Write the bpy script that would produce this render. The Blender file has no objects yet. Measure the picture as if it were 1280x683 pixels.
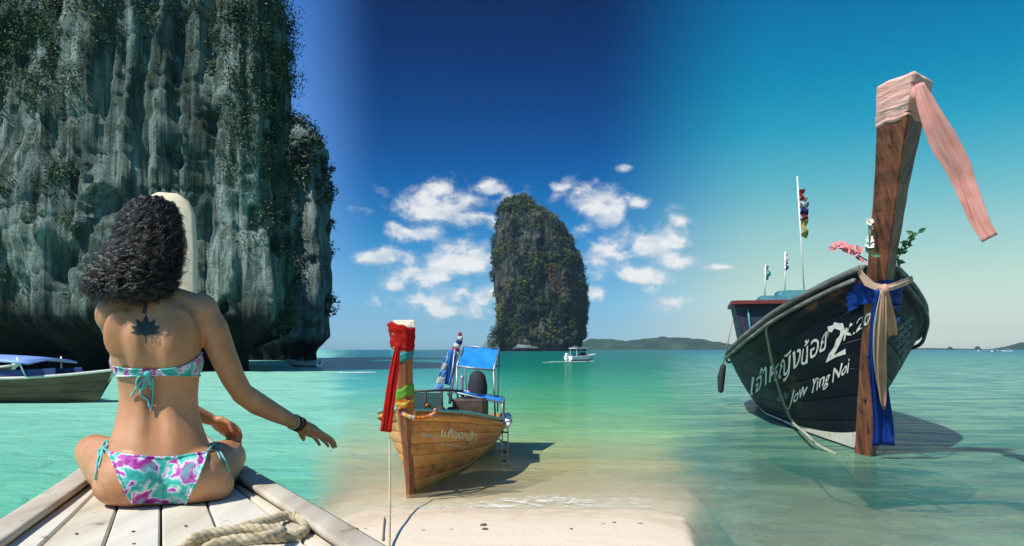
import bpy, math, random
import numpy as np
from mathutils import Vector, Matrix
from mathutils.bvhtree import BVHTree

random.seed(7)
RNG = np.random.default_rng(11)
SC = bpy.context.scene
COL = SC.collection
R = math.radians

# ------------------------------------------------------------------ camera
H, F, HY = 1.4, 950.0, 437.0          # eye height, focal length and horizon row of a 1280 px wide picture
cam_d = bpy.data.cameras.new('camera')
cam = bpy.data.objects.new('camera', cam_d)
COL.objects.link(cam)
cam.location = (0, 0, H)
cam.rotation_euler = (R(90), 0, 0)
cam_d.sensor_width = 36
cam_d.lens = F * 36 / 1280
cam_d.shift_y = (HY - 341.5) / 1280
cam_d.clip_start = 0.05
cam_d.clip_end = 20000
SC.camera = cam

# ------------------------------------------------------------------ sun, exposure
SUN_EL, SUN_AZ = 51.0, -134.0           # azimuth measured from straight ahead (+Y), negative = to the left
sun_d = bpy.data.lights.new('sun', 'SUN')
sun_d.energy = 4.9
sun_d.angle = R(0.53)
sun_d.color = (1.0, 0.955, 0.88)
sun = bpy.data.objects.new('sun', sun_d)
COL.objects.link(sun)
_sd = Vector((math.sin(R(SUN_AZ)) * math.cos(R(SUN_EL)), math.cos(R(SUN_AZ)) * math.cos(R(SUN_EL)), math.sin(R(SUN_EL))))
sun.rotation_euler = _sd.to_track_quat('Z', 'Y').to_euler()
sun.location = (-20, 5, 40)
SC.view_settings.view_transform = 'Standard'
SC.view_settings.look = 'None'
SC.view_settings.exposure = 0.25
SC.view_settings.gamma = 1.0
SC.view_settings.use_curve_mapping = False
SC.render.engine = 'CYCLES'
SC.cycles.max_bounces = 6
SC.cycles.transparent_max_bounces = 12
SC.cycles.volume_bounces = 0
SC.cycles.caustics_reflective = False
SC.cycles.caustics_refractive = False


# ------------------------------------------------------------------ node helpers
class NT:
    def __init__(self, tree):
        self.t = tree
        self.n = tree.nodes
        self.l = tree.links

    def new(self, typ, **kw):
        nd = self.n.new(typ)
        for k, v in kw.items():
            setattr(nd, k, v)
        return nd

    def put(self, sock, val):
        if isinstance(val, bpy.types.NodeSocket):
            self.l.new(val, sock)
        elif val is not None:
            if hasattr(sock, 'default_value') and not isinstance(sock.default_value, (int, float)) and isinstance(val, (int, float)):
                val = (val,) * len(sock.default_value)
            if sock.type == 'RGBA' and len(val) == 3:
                val = (*val, 1)
            sock.default_value = val

    def math(self, op, a, b=None, c=None, clamp=False):
        nd = self.new('ShaderNodeMath', operation=op, use_clamp=clamp)
        self.put(nd.inputs[0], a)
        if b is not None:
            self.put(nd.inputs[1], b)
        if c is not None:
            self.put(nd.inputs[2], c)
        return nd.outputs[0]

    def mix(self, fac, a, b, mode='MIX'):
        nd = self.new('ShaderNodeMix', data_type='RGBA', blend_type=mode)
        self.put(nd.inputs[0], fac)
        self.put(nd.inputs[6], a)
        self.put(nd.inputs[7], b)
        return nd.outputs[2]

    def smooth(self, x, lo, hi):
        nd = self.new('ShaderNodeMapRange', interpolation_type='SMOOTHSTEP')
        self.put(nd.inputs[0], x)
        nd.inputs[1].default_value = lo
        nd.inputs[2].default_value = hi
        return nd.outputs[0]

    def noise(self, vec, scale, detail=4.0, rough=0.55, dist=0.0):
        nd = self.new('ShaderNodeTexNoise')
        self.put(nd.inputs['Vector'], vec)
        nd.inputs['Scale'].default_value = scale
        nd.inputs['Detail'].default_value = detail
        nd.inputs['Roughness'].default_value = rough
        nd.inputs['Distortion'].default_value = dist
        return nd.outputs['Fac']

    def ramp(self, fac, stops, interp='LINEAR'):
        nd = self.new('ShaderNodeValToRGB')
        self.put(nd.inputs[0], fac)
        cr = nd.color_ramp
        cr.interpolation = interp
        while len(cr.elements) < len(stops):
            cr.elements.new(0.5)
        for e, (p, c) in zip(cr.elements, stops):
            e.position = p
            e.color = (*c, 1) if len(c) == 3 else c
        return nd.outputs[0]

    def mapping(self, vec, scale=(1, 1, 1), rot=(0, 0, 0)):
        nd = self.new('ShaderNodeMapping')
        self.put(nd.inputs['Vector'], vec)
        nd.inputs['Rotation'].default_value = rot
        nd.inputs['Scale'].default_value = scale
        return nd.outputs[0]


def lin(*c):
    """sRGB 0-255 to linear."""
    return tuple((v / 255 / 12.92) if v / 255 <= 0.04045 else ((v / 255 + 0.055) / 1.055) ** 2.4 for v in c)


# ------------------------------------------------------------------ sky
world = bpy.data.worlds.new('World')
SC.world = world
world.use_nodes = True
world.cycles.sampling_method = 'MANUAL'
world.cycles.sample_map_resolution = 512
W_ = NT(world.node_tree)
W_.n.clear()
w_out = W_.new('ShaderNodeOutputWorld')
w_bg = W_.new('ShaderNodeBackground')
w_bg.inputs['Strength'].default_value = 0.10
W_.l.new(w_bg.outputs[0], w_out.inputs[0])
sky = W_.new('ShaderNodeTexSky', sky_type='NISHITA')
sky.sun_disc = False
sky.sun_elevation = R(SUN_EL)
sky.sun_rotation = R(SUN_AZ)
sky.altitude = 0
sky.air_density = 1.0
sky.dust_density = 0.6
sky.ozone_density = 2.5
w_tc = W_.new('ShaderNodeTexCoord')
w_sep = W_.new('ShaderNodeSeparateXYZ')
W_.l.new(w_tc.outputs['Generated'], w_sep.inputs[0])
w_az = W_.math('ARCTAN2', w_sep.outputs[0], w_sep.outputs[1])
w_el = W_.math('ARCSINE', w_sep.outputs[2])
w_e = W_.math('DIVIDE', w_el, 0.6, clamp=True)       # 0 at the horizon, 1 at 34 degrees and above
# deep polarised blue over the open bay, shading to hazier teal towards the shallows on the right
SKY_CAL = False
TINT_L = [(0.0088, (0.5746, 1.0252, 1.5)), (0.0649, (0.4876, 0.8065, 1.4806)), (0.1522, (0.5307, 0.7918, 1.2506)), (0.2387, (0.5704, 0.8452, 1.2762)), (0.3408, (0.5926, 0.921, 1.3777)), (0.4403, (0.5778, 0.9574, 1.4945)), (0.5368, (0.5201, 0.9553, 1.5)), (0.6296, (0.4426, 0.909, 1.5)), (0.7113, (0.3633, 0.8611, 1.5))]
TINT_M = [(0.0088, (0.5746, 1.0, 1.4995)), (0.0649, (0.4127, 0.7766, 1.1525)), (0.1522, (0.2646, 0.6563, 0.9343)), (0.2387, (0.0873, 0.5014, 0.8306)), (0.3408, (0.0102, 0.329, 0.6816)), (0.4403, (0.0031, 0.215, 0.5316)), (0.5368, (0.0, 0.1494, 0.411)), (0.6296, (0.0, 0.1001, 0.3149)), (0.7113, (0.0, 0.08, 0.2528))]
TINT_R = [(0.0088, (1.1957, 1.2973, 1.2665)), (0.0649, (1.012, 1.023, 0.9402)), (0.1522, (0.9737, 1.0117, 0.7622)), (0.2387, (0.8061, 1.0507, 0.7814)), (0.3408, (0.3811, 1.0135, 0.8268)), (0.4403, (0.0849, 0.9297, 0.8749)), (0.5368, (0.0087, 0.8149, 0.8712)), (0.6296, (0.0, 0.6908, 0.8673)), (0.7113, (0.0, 0.5831, 0.8305))]
if SKY_CAL:
    sky_col = sky.outputs[0]
else:
    t_l = W_.ramp(w_e, TINT_L)
    t_m = W_.ramp(w_e, TINT_M)
    t_r = W_.ramp(w_e, TINT_R)
    f_lm = W_.smooth(w_az, R(-17.5), R(-9.5))
    f_mr = W_.smooth(w_az, R(5.5), R(19.5))
    tint = W_.mix(f_mr, W_.mix(f_lm, t_l, t_m), t_r)
    # overhead and behind the camera the sectors run together
    t_avg = W_.mix(0.5, t_l, t_r)
    tint = W_.mix(W_.math('MAXIMUM', W_.smooth(w_el, 0.55, 1.2), W_.smooth(W_.math('ABSOLUTE', w_az), 1.9, 3.1)), tint, t_avg)
    sky_col = W_.mix(1.0, sky.outputs[0], tint, 'MULTIPLY')
    # fair-weather cumulus
    CL = [(560, 258, 52, 17), (545, 238, 24, 13), (588, 270, 28, 10), (516, 290, 26, 8), (497, 282, 12, 6), (470, 318, 22, 8),
          (612, 237, 16, 7), (578, 330, 46, 20), (535, 347, 36, 12), (582, 366, 40, 18), (522, 378, 34, 10), (489, 356, 16, 9),
          (552, 388, 50, 9), (735, 250, 34, 16), (762, 268, 14, 13), (757, 316, 30, 18), (815, 300, 44, 17), (842, 326, 22, 9),
          (800, 346, 28, 10), (836, 380, 22, 8), (800, 255, 9, 6), (850, 278, 12, 8), (728, 288, 13, 8), (746, 368, 16, 7),
          (806, 364, 16, 6), (702, 234, 12, 6), (905, 334, 20, 3), (780, 210, 8, 4)]
    n1 = W_.noise(W_.mapping(w_tc.outputs['Generated'], (1, 1, 1.35)), 22.0, 7.0, 0.58, 0.25)
    cov = None
    w_ae = W_.new('ShaderNodeCombineXYZ')
    W_.put(w_ae.inputs[0], w_az)
    W_.put(w_ae.inputs[1], w_el)
    for (px, py, rx, ry) in CL:
        a0 = math.atan((px - 640) / F)
        e0 = math.atan((HY - py) / F * math.cos(a0))
        sx_, sy_ = F / rx / 1.45, F / ry / 1.45
        ma = W_.new('ShaderNodeVectorMath', operation='MULTIPLY_ADD')
        W_.l.new(w_ae.outputs[0], ma.inputs[0])
        ma.inputs[1].default_value = (sx_, sy_, 0)
        ma.inputs[2].default_value = (-a0 * sx_, -e0 * sy_, 0)
        ln = W_.new('ShaderNodeVectorMath', operation='LENGTH')
        W_.l.new(ma.outputs[0], ln.inputs[0])
        cov = ln.outputs['Value'] if cov is None else W_.math('MINIMUM', cov, ln.outputs['Value'])
    cov = W_.math('SUBTRACT', 1.0, cov)
    cov = W_.math('MAXIMUM', cov, -1.3)
    # the same kind of clouds elsewhere round the horizon
    n_far = W_.noise(w_tc.outputs['Generated'], 5.0, 2.0)
    band = W_.math('MULTIPLY', W_.smooth(w_el, 0.02, 0.1), W_.math('SUBTRACT', 1.0, W_.smooth(w_el, 0.16, 0.3)))
    away = W_.smooth(W_.math('ABSOLUTE', w_az), 0.75, 1.1)
    elsewhere = W_.math('SUBTRACT', W_.math('MULTIPLY', W_.math('MULTIPLY', W_.math('MULTIPLY', W_.smooth(n_far, 0.5, 0.62), 2.0), band), away), 1.3)
    cov = W_.math('MAXIMUM', cov, elsewhere)
    dens = W_.smooth(W_.math('ADD', cov, W_.math('MULTIPLY', W_.math('SUBTRACT', n1, 0.5), 4.2)), -0.15, 1.05)
    n2 = W_.noise(W_.mapping(w_tc.outputs['Generated'], (1, 1, 1.6)), 30.0, 3.0)
    ccol = W_.mix(W_.math('MULTIPLY', W_.smooth(n2, 0.34, 0.60), W_.smooth(dens, 0.2, 0.9)), (5.4, 6.0, 6.6), (8.6, 8.4, 8.0))
    sky_col = W_.mix(W_.math('MULTIPLY', dens, 0.86), sky_col, ccol)
W_.put(w_bg.inputs['Color'], sky_col)


# ------------------------------------------------------------------ placing helpers
def ray(px, py):
    return Vector(((px - 640) / F, 1.0, (HY - py) / F))


def at(px, py, Y):
    r = ray(px, py)
    return Vector((r.x * Y, Y, H + r.z * Y))


FWD = Vector((-0.4192, 0.9079, 0))     # heading of the boat the camera stands in
RGT = Vector((0.9079, 0.4192, 0))


def W(px, py, v):
    """point seen at a picture position, v metres ahead along the boat's heading"""
    r = ray(px, py)
    t = v / r.dot(FWD)
    return Vector((r.x * t, r.y * t, H + r.z * t))


def loc(u, v, z):
    return RGT * u + FWD * v + Vector((0, 0, z))


# ------------------------------------------------------------------ mesh helpers
class MB:
    def __init__(self):
        self.v, self.f = [], []

    def add(self, vs, fs):
        o = len(self.v)
        self.v += [tuple(p) for p in vs]
        self.f += [tuple(i + o for i in q) for q in fs]
        return o

    def rings(self, rings, cap=True, closed=True):
        n = len(rings[0])
        vs = [p for r in rings for p in r]
        fs = []
        for i in range(len(rings) - 1):
            for j in range(n if closed else n - 1):
                k = (j + 1) % n
                fs.append((i * n + j, i * n + k, (i + 1) * n + k, (i + 1) * n + j))
        if cap and closed:
            fs.append(tuple(range(n - 1, -1, -1)))
            fs.append(tuple((len(rings) - 1) * n + j for j in range(n)))
        self.add(vs, fs)
        return self

    def grid(self, rows):
        return self.rings(rows, cap=False, closed=False)

    def tube(self, pts, rad, sides=8, cap=True, squash=1.0):
        pts = [Vector(p) for p in pts]
        n = len(pts)
        rads = rad if hasattr(rad, '__len__') else [rad] * n
        up = Vector((0.13, 0.2, 1)).normalized()
        rings = []
        prev = None
        for i, p in enumerate(pts):
            t = (pts[min(i + 1, n - 1)] - pts[max(i - 1, 0)])
            t = t.normalized() if t.length > 1e-9 else Vector((0, 0, 1))
            if prev is None:
                x = t.cross(up)
                if x.length < 1e-3:
                    x = t.cross(Vector((1, 0, 0)))
            else:
                x = prev - t * prev.dot(t)
            x.normalize()
            prev = x
            y = t.cross(x)
            r = max(rads[i], 1e-5)
            rings.append([p + x * (r * math.cos(a)) + y * (r * squash * math.sin(a)) for a in [2 * math.pi * k / sides for k in range(sides)]])
        return self.rings(rings, cap)

    def capsule(self, pts, rad, sides=14):
        """tube with rounded ends"""
        pts = [Vector(p) for p in pts]
        rads = list(rad)
        d0 = (pts[0] - pts[1]).normalized()
        d1 = (pts[-1] - pts[-2]).normalized()
        A = [(pts[0] + d0 * rads[0] * math.cos(a), rads[0] * math.sin(a)) for a in (0.05, 0.45, 0.9, 1.25)]
        B = [(pts[-1] + d1 * rads[-1] * math.cos(a), rads[-1] * math.sin(a)) for a in (1.25, 0.9, 0.45, 0.05)]
        return self.tube([a[0] for a in A] + pts + [b[0] for b in B], [a[1] for a in A] + rads + [b[1] for b in B], sides)

    def ellipsoid(self, c, ax, ay, az, nu=20, nv=12):
        c, ax, ay, az = Vector(c), Vector(ax), Vector(ay), Vector(az)
        rings = []
        for i in range(nv + 1):
            th = 0.02 + (math.pi - 0.04) * i / nv
            rings.append([c + ax * (math.sin(th) * math.cos(p)) + ay * (math.sin(th) * math.sin(p)) - az * math.cos(th) for p in [2 * math.pi * k / nu for k in range(nu)]])
        return self.rings(rings)

    def box(self, c, x, y, z, bev=0.0):
        """box with half-axis vectors x, y, z; edges chamfered by bev (fraction)"""
        c, x, y, z = Vector(c), Vector(x), Vector(y), Vector(z)
        if bev <= 0:
            vs = [c + x * a + y * b + z * d for d in (-1, 1) for b in (-1, 1) for a in (-1, 1)]
            self.add(vs, [(0, 2, 3, 1), (4, 5, 7, 6), (0, 1, 5, 4), (2, 6, 7, 3), (0, 4, 6, 2), (1, 3, 7, 5)])
            return self
        k = 1 - bev
        rings = []
        for d, s in ((-1, k), (-k, 1), (k, 1), (1, k)):
            rings.append([c + z * d + x * (a * s) + y * (b * s) for a, b in ((1, k), (k, 1), (-k, 1), (-1, k), (-1, -k), (-k, -1), (k, -1), (1, -k))])
        return self.rings(rings)

    def beam(self, p, q, w, h, up=(0, 0, 1)):
        p, q = Vector(p), Vector(q)
        d = (q - p) * 0.5
        s = d.cross(Vector(up)).normalized()
        u = s.cross(d).normalized()
        return self.box((p + q) / 2, d, s * (w / 2), u * (h / 2), 0)

    def strip(self, pts, widths, side, thick=0.004, n=8, fold=0.0, seed=0):
        """hanging or flying strip of cloth with folds"""
        rr = random.Random(seed)
        pts = [Vector(p) for p in pts]
        ph = [rr.uniform(0, 6.28) for _ in range(4)]
        m = len(pts)
        front, back = [], []
        for i, p in enumerate(pts):
            t = (pts[min(i + 1, m - 1)] - pts[max(i - 1, 0)]).normalized()
            s = Vector(side[i] if isinstance(side, list) else side)
            s = (s - t * s.dot(t)).normalized()
            nn = t.cross(s)
            f, b = [], []
            for j in range(n + 1):
                a = j / n * 2 - 1
                wv = fold * (0.7 * math.sin(a * 4.2 + ph[0] + i * 0.11) + 0.55 * math.sin(a * 9.5 + ph[1] - i * 0.07) + 0.3 * math.sin(a * 17 + ph[2] + i * 0.05)) * (0.4 + 0.6 * min(1, i / (m * 0.3)))
                q = p + s * (a * widths[i] / 2) + nn * wv
                f.append(q)
                b.append(q - nn * thick)
            front.append(f)
            back.append(b)
        rings = [f + b[::-1] for f, b in zip(front, back)]
        return self.rings(rings)

    def mesh(self, name, off=(0, 0, 0)):
        me = bpy.data.meshes.new(name)
        o = Vector(off)
        me.from_pydata([(p[0] - o.x, p[1] - o.y, p[2] - o.z) for p in self.v], [], self.f)
        me.update()
        return me


ROOT = {}


def npmesh(name, verts, faces, smooth=True):
    """fast mesh from numpy arrays; faces is (n,4) or (n,3)"""
    me = bpy.data.meshes.new(name)
    nv, (nf, k) = len(verts), faces.shape
    me.vertices.add(nv)
    me.vertices.foreach_set('co', np.asarray(verts, np.float32).ravel())
    me.loops.add(nf * k)
    me.loops.foreach_set('vertex_index', faces.astype(np.int32).ravel())
    me.polygons.add(nf)
    me.polygons.foreach_set('loop_start', np.arange(0, nf * k, k, dtype=np.int32))
    me.polygons.foreach_set('use_smooth', np.full(nf, smooth))
    me.update(calc_edges=True)
    me.validate()
    return me


def link(name, me, mat, parent=None, smooth=False, **props):
    o = bpy.data.objects.new(name, me)
    COL.objects.link(o)
    if mat is not None:
        me.materials.clear()
        me.materials.append(mat)
    if smooth:
        me.polygons.foreach_set('use_smooth', [True] * len(me.polygons))
    if parent is not None:
        o.parent = parent
    for k, v in props.items():
        o[k] = v
    return o


def origin(o):
    p = Vector((0, 0, 0))
    while o is not None:
        p += Vector(o.location)
        o = o.parent
    return p


def part(name, mb, mat, parent, smooth=False, **props):
    return link(name, mb.mesh(name, origin(parent)), mat, parent, smooth, **props)


def thing(name, label, cat, at_, group=None):
    o = bpy.data.objects.new(name, None)
    COL.objects.link(o)
    o.empty_display_size = 0.1
    o.location = at_
    o['label'] = label
    o['category'] = cat
    if group:
        o['group'] = group
    return o


def solo(name, mb, mat, label, cat, at_, smooth=False, group=None):
    o = link(name, mb.mesh(name, at_), mat, None, smooth, label=label, category=cat)
    o.location = at_
    if group:
        o['group'] = group
    return o


def curve_pts(ctrl, n):
    """Catmull-Rom through control points"""
    P = [Vector(p) for p in ctrl]
    P = [P[0] * 2 - P[1]] + P + [P[-1] * 2 - P[-2]]
    m = len(P) - 3
    out = []
    for i in range(n):
        t = i / (n - 1) * m
        k = min(int(t), m - 1)
        f = t - k
        a, b, c, d = P[k:k + 4]
        out.append(0.5 * ((2 * b) + (c - a) * f + (2 * a - 5 * b + 4 * c - d) * f * f + (3 * b - a - 3 * c + d) * f ** 3))
    return out


# ------------------------------------------------------------------ numpy noise
_perm = np.concatenate([RNG.permutation(256)] * 3)
_grad = RNG.normal(size=(256, 3))
_grad /= np.linalg.norm(_grad, axis=1)[:, None]


def perlin(x, y, z):
    xi, yi, zi = np.floor(x).astype(int), np.floor(y).astype(int), np.floor(z).astype(int)
    xf, yf, zf = x - xi, y - yi, z - zi
    xi, yi, zi = xi & 255, yi & 255, zi & 255
    u, v, w = [t * t * t * (t * (t * 6 - 15) + 10) for t in (xf, yf, zf)]

    def g(i, j, k):
        h = _perm[_perm[_perm[xi + i] + yi + j] + zi + k]
        q = _grad[h]
        return q[..., 0] * (xf - i) + q[..., 1] * (yf - j) + q[..., 2] * (zf - k)
    x00 = g(0, 0, 0) * (1 - u) + g(1, 0, 0) * u
    x10 = g(0, 1, 0) * (1 - u) + g(1, 1, 0) * u
    x01 = g(0, 0, 1) * (1 - u) + g(1, 0, 1) * u
    x11 = g(0, 1, 1) * (1 - u) + g(1, 1, 1) * u
    return (x00 * (1 - v) + x10 * v) * (1 - w) + (x01 * (1 - v) + x11 * v) * w


def fbm(x, y, z, octv=4, gain=0.5):
    a, s = 1.0, 0.0
    for i in range(octv):
        s = s + a * perlin(x + 7.3 * i, y + 3.1 * i, z - 5.7 * i)
        x, y, z = x * 2.03, y * 2.03, z * 2.03
        a *= gain
    return s


def sstep(x, lo, hi):
    t = np.clip((x - lo) / (hi - lo), 0, 1)
    return t * t * (3 - 2 * t)


def grid_faces(nr, nc, wrap=False):
    i, j = np.meshgrid(np.arange(nr - 1), np.arange(nc if wrap else nc - 1), indexing='ij')
    k = (j + 1) % nc
    return np.stack([i * nc + j, i * nc + k, (i + 1) * nc + k, (i + 1) * nc + j], -1).reshape(-1, 4)


# ------------------------------------------------------------------ materials
def mat_new(name):
    m = bpy.data.materials.new(name)
    m.use_nodes = True
    t = NT(m.node_tree)
    t.n.clear()
    out = t.new('ShaderNodeOutputMaterial')
    b = t.new('ShaderNodeBsdfPrincipled')
    t.l.new(b.outputs[0], out.inputs[0])
    tc = t.new('ShaderNodeTexCoord')
    return m, t, b, tc.outputs['Object'], out


def mat(name, cols, scale=6.0, stretch=(1, 1, 1), rot=(0, 0, 0), rough=0.6, bump=0.2, bscale=None, spec=0.4, detail=5.0, lo=0.3, hi=0.7, wear=None, wear_lo=0.56, wear_hi=0.66, wscale=3.0, metallic=0.0, bdist=0.01, dist=0.0):
    m, t, b, co, out = mat_new(name)
    v = t.mapping(co, stretch, rot)
    n = t.noise(v, scale, detail, 0.6, dist)
    k = len(cols)
    c = t.ramp(n, [(lo + (hi - lo) * i / max(1, k - 1), cols[i]) for i in range(k)]) if k > 1 else cols[0]
    if wear is not None:
        w = t.smooth(t.noise(t.mapping(co, tuple(1 + (s - 1) * 0.4 for s in stretch), rot), wscale, 8.0, 0.7), wear_lo, wear_hi)
        c = t.mix(w, c, wear)
    t.put(b.inputs['Base Color'], c)
    b.inputs['Specular IOR Level'].default_value = spec
    b.inputs['Metallic'].default_value = metallic
    rn = t.noise(v, (bscale or scale) * 0.7, 3.0)
    t.put(b.inputs['Roughness'], t.math('ADD', t.math('MULTIPLY', rn, 0.25), rough - 0.12, clamp=True))
    if bump:
        bn = t.new('ShaderNodeBump')
        bn.inputs['Strength'].default_value = bump
        bn.inputs['Distance'].default_value = bdist
        t.put(bn.inputs['Height'], t.noise(v, bscale or scale * 2, 6.0, 0.65))
        t.l.new(bn.outputs[0], b.inputs['Normal'])
    return m


M = {}
# ================================================================== THE SETTING: sand, sea, cliffs, islands
def bed_height(X, Y):
    a = X / np.maximum(Y, 3.0) + 0.035 * fbm(X * 0.45, Y * 0.45, X * 0 + 3.3, 3)
    Y = Y + 0.9 * np.clip(np.abs(a) - 0.15, 0, 0.2) ** 2 / 0.02 * (Y < 30)
    zm = np.interp(Y, [-400, -10, 1.5, 3.6, 4.4, 5.4, 6.7, 7.4, 9, 12, 20, 40, 120], [-3, -2.5, -1.4, -0.25, 0.085, 0.07, 0.0, -0.045, -0.20, -0.5, -1.4, -3, -6])
    zl = np.interp(np.hypot(X, Y), [0, 20, 60, 200], [-2.2, -2.8, -4, -6])
    zr = np.interp(np.hypot(X, Y), [0, 6, 14, 40, 120], [-1.4, -0.6, -0.8, -2.5, -6])
    l = 1 - sstep(a, -0.31, -0.25)
    r = sstep(a, 0.24, 0.30)
    z = zm * (1 - l) * (1 - r) + zl * l + zr * r
    rip = 0.5 + 0.5 * np.tanh(8 * (z + 0.03))
    return z + 0.012 * fbm(X * 1.1, Y * 1.6, X * 0 + 1.7, 3) * (0.35 + 1.2 * rip) + 0.05 * np.clip(-z, 0, 1) * fbm(X * 0.5, Y * 0.8, X * 0 + 9.1, 3)


def polar_sheet(radii, nang, fwd_dense=True):
    u = np.linspace(-1, 1, nang, endpoint=False)
    ang = math.pi * (0.35 * u + 0.65 * u ** 3) if fwd_dense else math.pi * u
    rr, aa = np.meshgrid(radii, ang, indexing='ij')
    return rr * np.sin(aa), rr * np.cos(aa)


# --- sand: beach bar and sea bed in one sheet
rad = np.concatenate([[0.02], np.geomspace(0.6, 3.4, 14), np.linspace(3.5, 9.5, 110), np.geomspace(9.6, 400, 70), [1500, 4500]])
bx_, by_ = polar_sheet(rad, 420)
bz_ = bed_height(bx_, by_)
me = npmesh('sand', np.stack([bx_, by_, bz_], -1).reshape(-1, 3), grid_faces(len(rad), 420, True)[:, ::-1])
m, t, b, co, out = mat_new('sand')
geo = t.new('ShaderNodeNewGeometry')
pos = geo.outputs['Position']
sp = t.new('ShaderNodeSeparateXYZ')
t.l.new(pos, sp.inputs[0])
dry = t.smooth(t.math('ADD', sp.outputs[2], t.math('MULTIPLY', t.noise(pos, 1.2, 4.0), 0.03)), 0.030, 0.062)
n_f = t.noise(pos, 160.0, 3.0, 0.7)
n_m = t.noise(pos, 5.0, 5.0, 0.6)
c_dry = t.mix(t.smooth(n_f, 0.3, 0.7), (0.60, 0.485, 0.345), (0.76, 0.65, 0.495))
c_wet = t.mix(t.smooth(n_m, 0.3, 0.7), (0.58, 0.45, 0.30), (0.68, 0.55, 0.385))
cc = t.mix(dry, c_wet, c_dry)
grit = t.smooth(t.noise(pos, 38.0, 2.0, 0.5), 0.73, 0.76)
cc = t.mix(t.math('MULTIPLY', grit, t.math('MULTIPLY', dry, 0.55)), cc, (0.30, 0.22, 0.15))
t.put(b.inputs['Base Color'], cc)
t.put(b.inputs['Roughness'], t.math('ADD', t.math('MULTIPLY', dry, 0.4), 0.5))
b.inputs['Specular IOR Level'].default_value = 0.25
bn = t.new('ShaderNodeBump')
bn.inputs['Strength'].default_value = 0.55
bn.inputs['Distance'].default_value = 0.02
t.put(bn.inputs['Height'], t.math('ADD', t.noise(pos, 9.0, 6.0, 0.6), t.math('MULTIPLY', n_f, 0.12)))
t.l.new(bn.outputs[0], b.inputs['Normal'])
link('sand_ground', me, m, None, kind='structure')

# --- sea: one sheet to the horizon; its body colour follows depth and the milkiness of each part of the bay
rad = np.concatenate([[0.02], np.geomspace(0.5, 400, 150), np.geomspace(430, 4500, 22)])
sx, sy = polar_sheet(rad, 520)
a = sx / np.maximum(np.abs(sy), 0.6) * np.where(sy < 0, 3, 1)
wob = 0.05 * fbm(sx * 0.35, sy * 0.35, sx * 0, 4) + 0.03 * perlin(sx * 0.02, sy * 0.02, sx * 0)
l = (1 - sstep(a + wob, -0.275, -0.20))[..., None]
r = sstep(a + wob, 0.175, 0.275)[..., None]
dist = np.hypot(sx, sy)
K = 0.80


def tab(ys, cols):
    d = [1330.0 / max(y - 437, 0.15) for y in ys][::-1]
    cols = np.array([lin(*c) for c in cols])[::-1]
    return np.stack([np.interp(np.log(np.maximum(sy, 0.5) if ax >= 0 else 0), np.log(d), cols[:, ax]) for ax in range(3)], -1) * K


cm1 = tab([437, 446, 460, 480, 505, 540, 580, 620], [(0, 92, 112), (0, 108, 122), (18, 138, 140), (70, 178, 168), (118, 198, 165), (165, 208, 158), (212, 212, 160), (232, 215, 172)])
cm2 = tab([437, 446, 460, 480, 505, 540, 580, 620], [(4, 108, 112), (4, 116, 106), (14, 132, 104), (58, 160, 122), (96, 180, 124), (150, 200, 138), (208, 206, 148), (232, 214, 168)])
wm = sstep(a, -0.12, 0.06)[..., None]
cm = cm1 * (1 - wm) + cm2 * wm
cl = tab([437, 465, 500, 560, 640, 700], [(125, 214, 186), (168, 238, 214), (164, 235, 210), (140, 224, 194), (120, 214, 180), (110, 208, 174)])
cr = tab([437, 440, 447, 465, 500, 560, 640], [(0, 104, 140), (10, 126, 146), (80, 158, 150), (116, 172, 154), (122, 170, 148), (112, 166, 140), (104, 158, 132)])
col = cm * (1 - l) * (1 - r) + cl * l + cr * r
opm = np.interp(sy, [5, 6.9, 8, 10, 13, 20], [0, 0.08, 0.45, 0.72, 0.88, 0.97])[..., None]
opl = np.full_like(opm, 0.93)
opr = np.interp(dist, [4, 8, 14, 25], [0.42, 0.52, 0.80, 0.96])[..., None]
op = opm * (1 - l) * (1 - r) + opl * l + opr * r
me = npmesh('sea', np.stack([sx, sy, sx * 0], -1).reshape(-1, 3), grid_faces(len(rad), 520, True)[:, ::-1])
at_c = me.color_attributes.new('body', 'FLOAT_COLOR', 'POINT')
at_c.data.foreach_set('color', np.concatenate([col, op], -1).reshape(-1).astype(np.float32))
m, t, b, co, out = mat_new('sea_water')
t.n.remove(b)
geo = t.new('ShaderNodeNewGeometry')
pos = geo.outputs['Position']
att = t.new('ShaderNodeAttribute', attribute_name='body')
vs = t.mapping(pos, (0.55, 1.0, 1.0))
n_a = t.noise(vs, 0.55, 3.0, 0.5, 0.6)
n_b = t.noise(vs, 2.6, 4.0, 0.55, 0.8)
n_c = t.noise(vs, 0.12, 3.0, 0.5)
h = t.math('ADD', t.math('MULTIPLY', n_a, 0.22), t.math('MULTIPLY', n_b, 0.13))
h = t.math('ADD', h, t.math('MULTIPLY', n_c, 0.5))
bn = t.new('ShaderNodeBump')
bn.inputs['Strength'].default_value = 0.8
bn.inputs['Distance'].default_value = 1.0
t.put(bn.inputs['Height'], h)
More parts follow.
